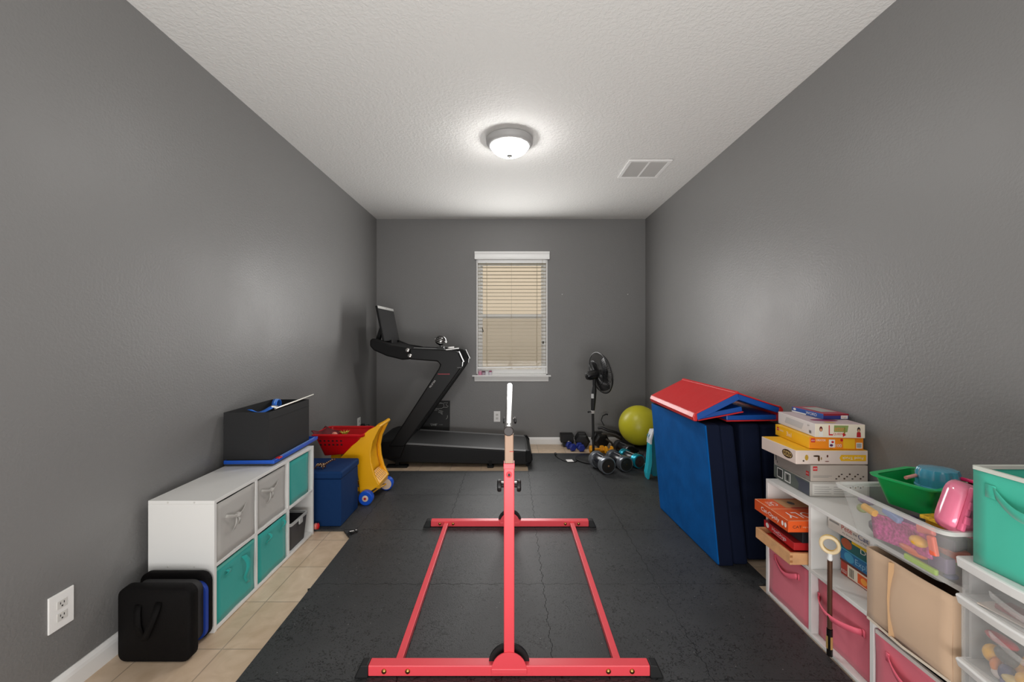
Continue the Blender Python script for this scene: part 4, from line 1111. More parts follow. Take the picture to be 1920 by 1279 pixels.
# black tubes / resistance bands
t = thing('resistance_band', 'black resistance tubes with a hooked end heaped in the corner beside the ball', 'exercise band', (1.2, 4.72, 0))
part('tube', MB().tube([(1.02, 4.76, .24), (1.06, 4.74, .25), (1.13, 4.73, .22), (1.22, 4.72, .20), (1.30, 4.74, .15)], .016, 12), M_BLACK, t, smooth=True)
part('tube', MB().tube([(1.04, 4.66, .20), (1.12, 4.64, .20), (1.20, 4.66, .17), (1.28, 4.70, .12)], .013, 12), mat('olive_black', (50, 44, 36), .5), t, smooth=True)
part('tube', MB().tube([(1.08, 4.62, .15), (1.14, 4.60, .11), (1.16, 4.64, .05), (1.20, 4.70, .02)], .012, 12), MATS['olive_black'], t, smooth=True)
part('hook', MB().tube([(1.10, 4.80, .26), (1.07, 4.82, .32), (1.09, 4.83, .37), (1.13, 4.83, .39), (1.15, 4.83, .385)], [.006, .006, .006, .008, .010], 8), M_BLACK_M, t, smooth=True)
single('gear_bag', 'black sports bag heaped in the right corner behind the yellow green ball', 'bag', MB().loft([ring(1.31, 1.60, 4.68, 4.94, .0, .08, 5), ring(1.29, 1.62, 4.665, 4.945, .06, .10, 5), ring(1.31, 1.61, 4.67, 4.94, .14, .10, 5), ring(1.35, 1.58, 4.70, 4.90, .165, .08, 5)]), mat('black_nylon', (20, 20, 22), .6, bump=.6, scale=20), smooth=True, angle=70)
t = thing('ankle_weights', 'pair of black weights with small silver caps behind the teal rimmed dumbbell', 'weights', (1.38, 4.25, MT))
part('weight', MB().lathe([(.03, -.08), (.05, -.07), (.05, .07), (.03, .08)], (1.43, 4.30, MT+.052), (.9, -.4, 0), 24), M_BLACK_M, t, smooth=True)
part('weight', MB().lathe([(.03, -.08), (.055, -.07), (.055, .07), (.03, .08)], (1.43, 4.16, MT+.057), (.95, -.3, 0), 24), mat('violet_black', (34, 30, 44), .4), t, smooth=True)
part('cap', MB().sph((1.355, 4.332, MT+.058), .011, 10).sph((1.353, 4.185, MT+.063), .012, 10), M_CHROME, t, smooth=True)
# exercise ball
bc, br = Vector((1.392, 4.43, .346)), .213
prof = []
for k in range(49):
    a = PI*k/48
    r = br*math.sin(a); r *= 1 + (.004 if k % 2 and 6 < k < 42 else 0)
    prof.append((r, -br*math.cos(a)))
t = thing('exercise_ball', 'yellow green inflated exercise ball in the back right corner above the dumbbells', 'ball', (bc.x, bc.y, bc.z-br))
part('ball_skin', MB().lathe(prof, bc, (.55, -.3, .75), 48), mat('lime_rubber', (196, 188, 40), .36), t, smooth=True)
part('valve_plug', MB().lathe([(.008, -br-.001), (.008, -br-.003)], bc, (.55, -.3, .75), 12), M_TXT_W, t)
single('foam_roller', 'black foam roller lying in the corner under the exercise ball', 'roller', MB().tube([(1.35, 4.47, .062), (1.62, 4.47, .062)], .060, 28), M_BLACK_M, smooth=True)
# teal stool
t = thing('toddler_stool', 'folded teal plastic step stool with a white top edge behind the blue foam block', 'stool', (1.33, 3.74, MT))
M_TQ = mat('turquoise_plastic', (44, 184, 204), .3)
part('leg', MB().prism([(1.262,.34),(1.285,.34),(1.285,.16),(1.272,.08),(1.258,.012),(1.240,.012),(1.232,.070),(1.246,.150)], 'y', 3.70, 3.735), M_TQ, t, bevel=.006, seg=3)
part('leg', MB().prism([(1.262,.34),(1.285,.34),(1.285,.16),(1.272,.08),(1.258,.012),(1.240,.012),(1.232,.070),(1.246,.150)], 'y', 3.745, 3.775), M_TQ, t, bevel=.006, seg=3)
part('side_panel', MB().prism([(1.262,.40),(1.300,.445),(1.42,.445),(1.44,.03),(1.30,.03),(1.275,.20)], 'y', 3.735, 3.745), mat('teal_panel', (16, 120, 140), .35), t, bevel=.004)
part('side_panel', MB().prism([(1.262,.40),(1.300,.445),(1.42,.445),(1.44,.03),(1.30,.03),(1.275,.20)], 'y', 3.775, 3.785), MATS['teal_panel'], t, bevel=.004)
part('top_edge', MB().prism([(1.262,.33),(1.266,.385),(1.290,.455),(1.44,.460),(1.44,.448),(1.300,.443),(1.283,.37),(1.281,.33)], 'y', 3.698, 3.79), mat('stool_white', (225, 228, 232), .4), t, bevel=.003)
part('tread', MB().box(1.30, 1.40, 3.745, 3.775, .20, .225), M_TQ, t, bevel=.004)

# ------------------------------------------------------------------ foam blocks and folding gym mat
def slab(pts8): return MB().add(pts8, FQ)
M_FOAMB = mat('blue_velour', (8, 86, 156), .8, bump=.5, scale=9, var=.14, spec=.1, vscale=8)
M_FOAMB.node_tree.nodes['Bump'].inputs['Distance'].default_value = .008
M_FOAM_NAVY_SHADE = mat('navy_and_shade_velour', (13, 21, 42), .85, bump=.4, scale=8, var=.1, spec=.15)  # second block's own navy, and shade painted onto the blue block's other sides
M_FOAM_NAVY_SHADE.node_tree.nodes['Bump'].inputs['Distance'].default_value = .008
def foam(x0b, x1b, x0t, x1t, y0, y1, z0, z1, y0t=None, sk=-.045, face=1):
    """sk = sideways shift of the far end; face 0 = outer side kept bright blue, the shaded rest navy"""
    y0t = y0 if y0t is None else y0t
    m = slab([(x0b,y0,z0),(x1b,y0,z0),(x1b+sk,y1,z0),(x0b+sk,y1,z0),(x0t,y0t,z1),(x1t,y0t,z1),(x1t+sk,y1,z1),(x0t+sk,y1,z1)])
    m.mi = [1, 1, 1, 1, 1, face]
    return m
t = thing('foam_block', 'tall folded blue foam block, its shaded sides painted navy, under the red folding mat', 'foam block', (1.23, 2.70, MT))
part('foam_layer', foam(1.172, 1.262, 1.104, 1.188, 2.300, 3.085, MT, .808, 2.315, face=0), [M_FOAMB, M_FOAM_NAVY_SHADE], t, bevel=.012, seg=3)
part('foam_layer', foam(1.264, 1.352, 1.190, 1.276, 2.312, 3.080, MT, .802, 2.33), [M_FOAMB, M_FOAM_NAVY_SHADE], t, bevel=.018, seg=3)
t = thing('foam_block', 'dark navy folded foam block between the blue block and the right wall', 'foam block', (1.48, 2.74, 0))
part('foam_layer', foam(1.372, 1.490, 1.330, 1.450, 2.36, 3.08, MT, .800, 2.37, sk=-.03), [M_FOAMB, M_FOAM_NAVY_SHADE], t, bevel=.018, seg=3)
part('foam_layer', foam(1.494, 1.618, 1.456, 1.590, 2.35, 3.08, MT, .796, 2.36, sk=-.01), [M_FOAMB, M_FOAM_NAVY_SHADE], t, bevel=.018, seg=3)

gm = thing('folding_gym_mat', 'red folding gym mat with blue sides tented over the tops of the foam blocks', 'gym mat', (1.32, 2.72, .82))
M_VR = mat('red_vinyl', (206, 40, 42), .35, bump=.35, scale=9)
M_VR.node_tree.nodes['Bump'].inputs['Distance'].default_value = .01
M_VB = mat('blue_vinyl', (14, 76, 158), .35)
def panel(a, b, th, ya0, ya1, skin_up, ys=0.0):
    """slab from profile point a to b (x,z), thickness th downward; red skin on the upper or the lower side"""
    a = Vector(a); b = Vector(b); d = (b-a).normalized(); n_ = Vector((-d.y, d.x))
    if n_.y < 0: n_ = -n_
    m = MB()
    def quad(o0, o1, mi, e=0.0, ye=0.0):
        pr = [a - d*e + n_*o0, b + d*e + n_*o0, b + d*e + n_*o1, a - d*e + n_*o1]
        m.prism([(p.x, p.y) for p in pr], 'y', ya0 - ye, ya1 + ye, mi)
    if skin_up:
        quad(-th, -.008, 1); quad(-.008, 0, 0, .004, .004)
    else:
        quad(-th+.008, 0, 1); quad(-th, -th+.008, 0, .004, .004)
    return m
YA, YBm = 2.345, 3.09
part('panel', panel((1.058, .868), (1.300, .990), .046, YA, YBm-.02, True), [M_VR, M_VB], gm, bevel=.005)
part('panel', panel((1.304, .990), (1.560, .905), .040, YA+.015, YBm, True), [M_VR, M_VB], gm, bevel=.005)
part('panel', panel((1.088, .853), (1.345, .902), .036, YA+.03, YBm-.05, False), [M_VR, M_VB], gm, bevel=.005)
part('panel', panel((1.262, .848), (1.560, .852), .036, YA+.04, YBm-.02, False), [M_VR, M_VB], gm, bevel=.005)
part('fold_edge', MB().prism([(1.052,.822),(1.046,.845),(1.056,.872),(1.072,.868),(1.075,.822)], 'y', YA-.002, YBm-.022), M_VR, gm, bevel=.006)
part('fold_edge', MB().prism([(1.556,.818),(1.574,.826),(1.578,.890),(1.562,.908),(1.552,.905),(1.552,.818)], 'y', YA+.015, YBm), M_VR, gm, bevel=.005)
part('ridge_hinge', MB().prism([(1.288,.986),(1.302,.996),(1.318,.988),(1.302,.975)], 'y', YA, YBm-.01), M_VR, gm, bevel=.003)

# ------------------------------------------------------------------ right cube shelf and pink bins
RXF, RY0, RY1 = 1.303, 1.170, 2.083
cube_shelf('low white six-cube shelf along the right wall holding pink bins and games', RXF, -1, RY0, RY1, SH)
rp = (RY1-RY0)/3
def rcell(c_): return RY0 + rp*c_ + .014, RY0 + rp*(c_+1) - .014
GP = 'pink fabric bins in the right shelf'
y0, y1 = rcell(2)
cube_bin('fabric_bin', 'pink fabric bin below the wooden tray, far lower cube of the right shelf', GP, RXF+.010, -1, y0, y1, .022, .276, .25, M_PINKF, [('loop', y0+.07, y1-.055, .215, .024, .030, .012)], M_PINKS)
y0, y1 = rcell(1)
cube_bin('fabric_bin', 'pink fabric bin behind the ring wand, lower middle cube of the right shelf', GP, RXF+.032, -1, y0, y1, .022, .276, .25, M_PINKF, [('loop', y0+.055, y1-.010, .190, .024, .012, .045)], M_PINKS)
y0, y1 = rcell(0)
cube_bin('fabric_bin', 'pink fabric bin with a white bound rim directly below the beige bin', GP, RXF+.006, -1, y0, y1, .022, .262, .25, M_PINKF, [('loop', y0+.055, y1-.055, .200, .026, .030, .022)], M_PINKS, trim=mat('bin_white_binding', (214, 206, 200), .7))
single('black_pouch', 'black pouch lying inside the open top of the nearest pink bin', 'pouch', MB().box(RXF+.03, RXF+.22, y0+.012, y1-.012, .235, .268), M_DARKIN, bevel=.012)
# beige bin, creased
t = cube_bin('fabric_bin', 'creased beige fabric bin in the right shelf under the clear tote', 'beige bin of the right shelf', RXF-.022, -1, y0-.002, y1+.004, .302, .556, .27, M_BEIGEF, bulge=.012)
del t['group']
yc = y0 + (y1-y0)*.66
part('centre_fold', MB().loft([[(RXF-.018, yc-.010, .306), (RXF-.038, yc, .306), (RXF-.018, yc+.010, .306)], [(RXF-.022, yc-.012, .43), (RXF-.041, yc+.002, .43), (RXF-.022, yc+.012, .43)], [(RXF-.018, yc-.008, .552), (RXF-.034, yc+.004, .552), (RXF-.018, yc+.010, .552)]]), mat('tan_pleat', (190, 152, 112), .85), t, smooth=True, angle=80)
part('bottom_hem', MB().ribbon([(RXF-.027, y0+.0, .306), (RXF-.036, (y0+y1)/2, .305), (RXF-.027, y1+.0, .306)], (0, 0, .008)), mat('hem_light', (224, 210, 192), .8), t, solid=.003)

# wand with a ring
wx, wy = 1.290, 1.650
t = thing('ring_wand', 'brown and black stick with a yellow and white ring, standing at the right shelf', 'wand', (wx, wy, .021))
part('shaft', MB().tube([(wx, wy, .13), (wx+.001, wy, .405)], .0088, 18), mat('bronze_shaft', (112, 82, 66), .22, .6), t, smooth=True)
gr_ = part('grip', MB().tube([(wx, wy, .0205), (wx, wy, .128)], .0105, 18), mat('gloss_black_grip', (18, 14, 12), .2), t, smooth=True)
part('grip_label', MB().box(wx-.0115, wx-.0110, wy-.005, wy+.005, .050, .100).box(wx-.005, wx+.004, wy-.0112, wy-.0107, .050, .100), mat('gold_label', (206, 170, 104), .35, .4), gr_)
part('neck', MB().lathe([(.0075, 0), (.010, .008), (.008, .022), (.012, .030)], (wx+.001, wy, .405), n=16), M_VINYL, t, smooth=True)
rd = Vector((.80, -.60, 0))
rc_ = Vector((wx+.001, wy, .468))
ringp = [rc_ + rd*(.0285*math.cos(2*PI*k/40)) + Vector((0,0,1))*(.0305*math.sin(2*PI*k/40)) for k in range(40)]
part('ring', MB().tube([p - Vector((.60,.80,0))*.004 for p in ringp], .0072, 10, closed=True), mat('cream_ring', (238, 214, 170), .35), t, smooth=True)
part('ring_lining', MB().tube([p + Vector((.60,.80,0))*.004 for p in ringp], .0072, 10, closed=True), mat('yellow_ring', (236, 190, 60), .35), t, smooth=True)

# ------------------------------------------------------------------ boxes: generic builder
def carton(name, label, cat, c, size, rot, cols, group=None, bevel=.0015, lid=None):
    """c = centre of the base; cols = front(-X side), near(-Y side), top, other; returns thing and a mapper for lettering"""
    sx, sy, sz = size
    t = thing(name, label, cat, c, group)
    hx, hy = sx/2, sy/2
    m = MB(); C3 = Vector(c); R = Matrix.Rotation(rot, 3, 'Z')
    P8 = [C3 + R @ Vector(p) for p in [(-hx,-hy,0),(hx,-hy,0),(hx,hy,0),(-hx,hy,0),(-hx,-hy,sz),(hx,-hy,sz),(hx,hy,sz),(-hx,hy,sz)]]
    m.v = P8; m.f = [[0,3,2,1],[4,5,6,7],[0,1,5,4],[1,2,6,5],[2,3,7,6],[3,0,4,7]]; m.mi = [3,2,1,3,3,0]
    part('carton', m, cols, t, bevel=bevel)
    ex, ey, ez = R @ Vector((1,0,0)), R @ Vector((0,1,0)), Vector((0,0,1))
    faces = {'left': (C3 - ex*hx + ey*hy, -ey, ez, sy), 'near': (C3 - ex*hx - ey*hy, ex, ez, sx), 'top': (C3 - ex*hx - ey*hy + ez*sz, ex, ey, sx)}
    def put_text(face, s, a, b, w, h, material, name='printed_lettering', flip=False):
        o, u, v, L = faces[face]
        if flip: return text(t, s, o + u*(a+w) + v*(b+h), -u, -v, w, h, material, name)
        return text(t, s, o + u*a + v*b, u, v, w, h, material, name)
    def put_patch(face, a, b, w, h, material, name='printed_panel', d=.0004, shape=None):
        o, u, v, L = faces[face]; n_ = u.cross(v)
        if shape == 'round':
            pts = [o + u*(a + w/2 + w/2*math.cos(2*PI*k/20)) + v*(b + h/2 + h/2*math.sin(2*PI*k/20)) + n_*d for k in range(20)]
        elif shape:
            pts = [o + u*(a + w*p[0]) + v*(b + h*p[1]) + n_*d for p in shape]
        else:
            pts = [o + u*(a + w*p[0]) + v*(b + h*p[1]) + n_*d for p in ((0,0),(1,0),(1,1),(0,1))]
        return part(name, MB().add(pts, [tuple(range(len(pts)))]), material, t)
    return t, put_text, put_patch
def C(n, rgb, rough=.5): return mat(n, rgb, rough)
GS = 'boxes stacked on top of the right shelf'
def logo(pt, pp, face, a, b, s):
    pp(face, a, b, s, s, C('logo_red', (200, 26, 34)), 'logo', .0004)
    pt(face, 'LEGO', a+s*.1, b+s*.32, s*.8, s*.36, M_TXT_W, 'logo_lettering')
z = SH
# 1 bottom grey set box
g1, g2 = C('box_grey_green', (92, 98, 92)), C('box_light_grey', (186, 180, 174))
t, pt, pp = carton('toy_set_box', 'white and dark grey toy box at the bottom of the tall stack', 'box', (1.487, 1.972, z+.001), (.262, .268, .066), -.04, [g1, g2, C('box_white', (214, 210, 204)), g2], GS)
pp('left', .030, .012, .045, .046, M_TXT_W); pp('left', .033, .015, .039, .040, C('photo_dark', (60, 62, 60)), 'printed_photo', .0008)
pp('left', .090, .010, .045, .046, M_TXT_W); pp('left', .094, .014, .037, .038, C('photo_grey', (120, 122, 116)), 'printed_photo', .0008)
pp('left', .104, .020, .016, .026, C('photo_dark', (60, 62, 60)), 'printed_photo', .0012)
pp('left', .165, .004, .10, .056, C('box_blue_grey', (74, 78, 90)), 'printed_panel', .0003, [(.25, 0), (1, 0), (1, 1), (.0, 1), (.3, .5)])
pp('near', .012, .006, .24, .052, C('box_white', (214, 210, 204)), 'white_label')
for k in range(4): pp('near', .02, .014+.010*k, .075 - .01*(k % 2), .002, C('fine_print_grey', (150, 146, 142)), 'fine_print', .0008)
for k in range(4): pp('near', .105, .014+.010*k, .06, .002, C('fine_print_grey', (150, 146, 142)), 'fine_print', .0008)
for k in range(6): pp('near', .175+.011*k, .040+.006*(k % 2), .006, .006, C('parts_mix_%d' % (k % 3), [(90, 70, 50), (60, 56, 56), (150, 130, 90)][k % 3]), 'printed_pieces', .0008)
z += .068
t, pt, pp = carton('toy_set_box', 'taupe toy box with a small red logo, second from the stack bottom', 'box', (1.490, 1.980, z), (.255, .266, .072), -.02, [C('box_taupe', (150, 142, 136)), C('box_pale_taupe', (190, 178, 168)), C('box_taupe_top', (170, 160, 150)), g2], GS)
logo(pt, pp, 'near', .010, .048, .020); logo(pt, pp, 'left', .236, .020, .020)
pp('near', .010, .024, .085, .002, C('fine_print_grey', (150, 146, 142)), 'fine_print', .0008); pp('near', .010, .018, .070, .002, C('fine_print_grey', (150, 146, 142)), 'fine_print', .0008)
for k in range(11): pp('near', .110+.012*k, .010+.010*((k*7) % 3), .008, .005+.002*(k % 2), C('pieces_dark_%d' % (k % 2), [(54, 46, 42), (84, 66, 52)][k % 2]), 'printed_pieces', .0008)
pp('left', .015, .022, .006, .040, C('photo_dark', (60, 62, 60)), 'printed_figure', .0006); pp('left', .026, .010, .005, .012, C('photo_dark', (60, 62, 60)), 'printed_figure', .0006)
z += .0735
M_BW = C('box_cream_white', (226, 208, 198)); M_BY = C('box_yellow', (244, 186, 30)); M_BO = C('box_orange', (240, 142, 26))
t, pt, pp = carton('toy_set_box', 'cream white toy box with yellow top and dark gold emblem in the stack', 'box', (1.466, 1.990, z), (.325, .262, .064), -.015, [M_BW, M_BW, M_BY, M_BW], GS, bevel=.003)
pp('left', .165, .012, .075, .040, C('emblem_brown', (74, 50, 26)), 'emblem', .0004, 'round')
pt('left', 'OZZO', .174, .021, .058, .022, C('emblem_gold', (222, 190, 120)), 'emblem_lettering')
pp('near', .196, .016, .12, .028, M_BY, 'yellow_label', .0004, [(0.06, 0), (1, 0), (1, 1), (.06, 1), (0, .5)])
pt('near', 'Food Truck', .208, .023, .095, .012, M_TXT_W, 'label_lettering', flip=True)
for a, b, w, h, cc in ((.040, .018, .016, .026, (190, 150, 50)), (.030, .012, .008, .008, (60, 50, 40)), (.078, .034, .030, .008, (70, 50, 34)), (.098, .014, .010, .026, (90, 58, 30)), (.138, .032, .008, .012, (96, 46, 30)), (.130, .012, .020, .004, (120, 60, 50)), (.112, .020, .005, .014, (150, 120, 60))):
    pp('near', a, b, w, h, C('printed_toy_%d_%d' % (cc[0], cc[1]), cc), 'printed_toy', .0005, 'round')
z += .0655
t, pt, pp = carton('toy_set_box', 'yellow and orange toy box in the middle of the tall stack', 'box', (1.505, 2.010, z), (.235, .275, .055), -.08, [M_BY, M_BO, M_BY, M_BY], GS)
logo(pt, pp, 'left', .016, .028, .017); logo(pt, pp, 'near', .008, .030, .018)
pt('left', 'Creator', .036, .030, .038, .010, M_TXT_W); pt('near', 'CREATOR', .030, .036, .042, .009, M_TXT_W)
pt('left', '3in1', .100, .018, .040, .022, M_TXT_W, 'number_lettering')
pp('near', .086, .008, .026, .036, M_TXT_W, 'white_label'); pp('near', .089, .012, .015, .012, C('print_purple', (90, 40, 90)), 'printed_toy', .0008, 'round'); pp('near', .096, .028, .012, .010, C('logo_red', (200, 26, 34)), 'printed_toy', .0008, 'round')
pt('near', '7+', .090, .002, .012, .005, M_TXT_K)
pt('near', '100', .115, .010, .026, .014, C('print_white_purple', (220, 210, 220)), 'number_lettering')
pp('near', .135, .036, .012, .013, C('logo_red', (200, 26, 34)), 'printed_toy', .0008, 'round')
pp('near', .148, .004, .05, .045, M_BY, 'yellow_label')
pp('near', .204, .006, .026, .026, M_TXT_W, 'barcode_label')
for k in range(5): pp('near', .207+.004*k, .009, .002, .020, M_TXT_K, 'barcode', .0009)
z += .0565
MW = C('game_cream', (228, 216, 196))
t, pt, pp = carton('board_game_box', 'white board game box with two printed children near the stack top', 'box', (1.515, 2.010, z), (.212, .305, .062), -.10, [C('game_white', (222, 216, 214)), MW, C('game_top', (206, 186, 186)), MW], GS)
pt('near', 'L', .058, .010, .018, .046, C('logo_red', (200, 26, 34)), 'title_lettering')
pt('near', 'QUEEN', .078, .010, .040, .012, C('logo_red', (200, 26, 34)), 'title_lettering')
pp('near', .080, .026, .062, .030, C('print_green', (132, 150, 84)), 'title_panel', .0004, [(0, 0), (.92, 0), (1, 1), (0.02, 1)])
pt('near', 'etter', .084, .030, .040, .018, C('print_orange', (214, 130, 60)), 'title_lettering')
pp('near', .118, .004, .014, .020, C('logo_red', (200, 26, 34)), 'arrow', .0008, [(0, 0), (1, .5), (0, 1)])
pp('near', .122, .014, .006, .034, C('print_tree', (140, 124, 50)), 'printed_tree', .0008)
def kid(x, hair, shirt, w=.018):
    pp('near', x, .004, w, .026, shirt, 'printed_child', .0006, [(0, 0), (1, 0), (.95, .8), (.7, 1), (.3, 1), (.05, .8)])
    pp('near', x+w*.12, .026, w*.76, .024, hair, 'printed_child', .0008, 'round')
    pp('near', x+w*.25, .027, w*.5, .014, C('print_skin', (206, 150, 116)), 'printed_child', .0011, 'round')
kid(.016, C('print_hair_red', (96, 30, 26)), C('print_white', (226, 222, 216))); kid(.176, C('print_hair_dark', (44, 34, 34)), C('print_shirt_red', (176, 30, 40)))
pp('left', .060, .014, .16, .034, C('print_pattern', (196, 194, 194)), 'printed_pattern', .0004, [(0, .1), (.9, 0), (1, .9), (.1, 1)])
for k in range(5): pp('left', .262+.0035*k, .010, .0018, .014, M_TXT_K, 'barcode', .0008)
pt('left', '6+', .250, .040, .016, .010, C('fine_print_grey', (150, 146, 142)))
pp('top', .03, .06, .12, .05, C('print_magenta', (150, 50, 90)), 'printed_panel', .0005, 'round'); pp('top', .06, .02, .05, .03, C('print_gold', (214, 180, 110)), 'printed_panel', .0009, 'round')
z += .0635
t, pt, pp = carton('puzzle_box', 'thin blue and red box on the very top of the tall stack', 'box', (1.560, 2.065, z), (.125, .21, .026), .03, [C('box_blue', (40, 84, 160)), C('box_navy', (44, 52, 130)), C('box_top_red', (168, 60, 80)), C('box_navy', (44, 52, 130))], GS)
pp('near', 0, .017, .125, .009, C('box_maroon', (138, 28, 44)), 'red_band'); pp('near', .086, .002, .034, .016, M_TXT_W, 'white_label'); pt('near', 'Bingo', .090, .006, .024, .007, C('print_orange', (214, 130, 60)))
pt('left', 'WORD', .10, .006, .07, .014, M_TXT_W); pp('left', .0, .0, .10, .006, M_TXT_W, 'white_band'); pp('left', .01, .010, .02, .012, M_TXT_W, 'printed_star', .0004, 'round')
pp('top', .03, .05, .08, .13, C('box_top_grey', (170, 172, 164)), 'printed_panel')

# ------------------------------------------------------------------ open cubes of the right shelf
zs = SH*.5 + .008
MO = C('game_orange', (232, 92, 28)); MOd = C('game_orange_side', (206, 78, 26))
# puzzle tray first (wooden)
t = thing('wooden_tray', 'shallow wooden tray sticking out of the upper far cube of the right shelf', 'tray', (1.40, 1.93, zs))
M_WOOD = mat('pine_wood', (212, 160, 112), .5, var=.12, vscale=25)
tx0, tx1, ty0, ty1, tz0, tz1 = 1.232, 1.545, 1.800, 2.052, zs+.001, zs+.052
m = MB().box(tx0, tx0+.012, ty0, ty1, tz0, tz1).box(tx1-.012, tx1, ty0, ty1, tz0, tz1).box(tx0+.012, tx1-.012, ty0, ty0+.012, tz0, tz1).box(tx0+.012, tx1-.012, ty1-.012, ty1, tz0, tz1).box(tx0+.012, tx1-.012, ty0+.012, ty1-.012, tz0, tz0+.005)
part('tray_body', m, M_WOOD, t, bevel=.0015)
jm = MB()
for k in range(2): jm.box(tx0+.0, tx0+.012, ty0-.0006, ty0, tz0+.010+.022*k, tz0+.020+.022*k)
part('finger_joints', jm, mat('end_grain', (168, 112, 66), .7), t)
single('red_card_sheet', 'red sheet covering the inside of the wooden tray', 'sheet', MB().box(tx0+.013, tx1-.013, ty0+.013, ty1-.013, tz0+.006, tz0+.026), C('sheet_red', (196, 44, 26)))
t, pt, pp = carton('card_game_box', 'red card game box lying on the wooden tray below the orange game', 'box', (1.402, 1.935, tz1+.001), (.26, .235, .034), -.05, [C('game_red', (186, 22, 26)), C('game_red_side', (176, 24, 28)), C('game_red_top', (150, 20, 26)), C('game_red', (186, 22, 26))])
pt('left', 'HotDogs', .070, .008, .11, .020, C('print_grey_blue', (214, 212, 218)), 'title_lettering'); pp('left', .018, .006, .026, .024, M_TXT_W, 'printed_dog', .0004, 'round')
pt('left', 'the card game', .08, .003, .08, .004, M_TXT_W)
t, pt, pp = carton('card_game_box', 'black card game box between the red box and the orange game', 'box', (1.425, 1.935, tz1+.036), (.25, .235, .050), .0, [C('game_black', (28, 30, 34)), C('game_black', (28, 30, 34)), C('game_black', (28, 30, 34)), C('game_black', (28, 30, 34))])
pp('left', .02, .010, .03, .020, C('box_blue', (40, 84, 160)), 'blue_mark')
zo = tz1+.087
t, pt, pp = carton('board_game_box', 'orange board game box with white lettering sticking out above the wooden tray', 'box', (1.350, 1.937, zo), (.235, .250, .050), .0, [MOd, MO, MO, MO], bevel=.0012)
pt('left', 'Cat-Opoly', .055, .012, .135, .024, M_TXT_W, 'title_lettering'); pp('left', .205, .014, .014, .022, M_TXT_W, 'printed_cat', .0004, 'round'); pp('left', .225, .014, .014, .022, M_TXT_W, 'printed_cat', .0004, 'round')
pt('near', 'CAT', .020, .018, .040, .012, M_TXT_K, 'title_lettering'); pt('near', 'opoly', .064, .018, .045, .010, C('print_pale_orange', (246, 190, 150)), 'title_lettering')
pt('top', 'POLY', .030, .030, .150, .060, M_TXT_W, 'title_lettering', flip=True)
pt('top', 'CAT', .020, .165, .050, .045, M_TXT_W, 'title_lettering', flip=True)
for (a, b, w, h) in ((0, 0, .235, .004), (0, 0, .004, .25), (0, .125, .235, .004), (0, .246, .235, .004)):
    pp('top', a, b, w, h, C('print_pale_orange', (246, 190, 150)), 'white_border', .0005)
pp('top', .085, .140, .14, .10, C('photo_tan', (196, 150, 100)), 'printed_photo', .0004); pp('top', .13, .175, .03, .04, C('photo_dark', (60, 62, 60)), 'printed_photo', .0008, 'round')
pp('top', .11, .132, .12, .012, C('game_red', (186, 22, 26)), 'red_band', .0009)

# second cube: stack of games and picture books
gx = 1.395
t, pt, pp = carton('puzzle_box', 'red puzzle box with small printed photos, lowest in the open cube', 'box', (1.500, 1.625, zs+.001), (.18, .235, .055), .0, [C('puzzle_red', (176, 58, 40)), C('puzzle_red', (176, 58, 40)), C('puzzle_dark', (90, 40, 30)), C('puzzle_red', (176, 58, 40))])
pp('left', .035, .004, .200, .050, C('game_cream', (228, 216, 196)), 'cream_panel')
pp('left', .085, .008, .060, .040, C('photo_orange', (226, 90, 30)), 'printed_photo', .0008); pp('left', .10, .014, .03, .026, C('photo_flame', (244, 160, 60)), 'printed_photo', .0012, 'round')
pp('left', .155, .008, .060, .040, C('photo_grey', (120, 122, 116)), 'printed_photo', .0008); pp('left', .165, .012, .04, .026, C('photo_dark', (60, 62, 60)), 'printed_photo', .0012, 'round')
for k in range(4): pp('left', .045+.006*k, .010, .003, .036, M_TXT_K, 'barcode', .0008)
pt('left', 'PUZZLE', .003, .010, .028, .012, M_TXT_W)
for k in range(14):
    pass
t, pt, pp = carton('puzzle_box', 'blue puzzle box with script lettering, second in the pile in the open cube', 'box', (1.500, 1.622, zs+.057), (.18, .245, .050), .0, [C('puzzle_blue', (24, 104, 156)), C('puzzle_blue', (24, 104, 156)), C('puzzle_blue_top', (22, 84, 120)), C('puzzle_blue', (24, 104, 156))])
pt('left', 'Explorers', .075, .012, .13, .030, C('print_pale_blue', (130, 180, 210)), 'title_lettering'); pp('left', 0, 0, .245, .008, C('puzzle_dark', (90, 40, 30)), 'dark_band')
pp('left', .02, .01, .05, .04, C('puzzle_wave', (60, 150, 190)), 'printed_wave', .0006, 'round')
t, pt, pp = carton('board_game_box', 'dark teal game box lettered Dragon in the pile in the open cube', 'box', (1.500, 1.622, zs+.108), (.18, .245, .052), .0, [C('dragon_teal', (14, 96, 98)), C('dragon_teal', (14, 96, 98)), C('dragon_teal', (14, 96, 98)), C('dragon_teal', (14, 96, 98))])
pt('left', 'Dragon', .10, .020, .12, .026, M_TXT_W, 'title_lettering'); pp('left', .004, .010, .055, .042, C('dragon_orange', (176, 80, 40)), 'printed_dragon', .0005, 'round')
pp('left', .0, .0, .245, .005, C('puzzle_wave', (60, 150, 190)), 'pale_band', .0006)
t, pt, pp = carton('board_game_box', 'yellow and grey game box under the white book, near side of the open cube', 'box', (1.485, 1.585, zs+.161), (.18, .17, .026), .0, [C('box_yellow_b', (238, 200, 30)), C('box_yellow_b', (238, 200, 30)), C('game_white', (222, 216, 214)), C('box_yellow_b', (238, 200, 30))])
pp('left', .085, .004, .05, .018, C('photo_violet', (96, 90, 120)), 'printed_figure', .0006, 'round')
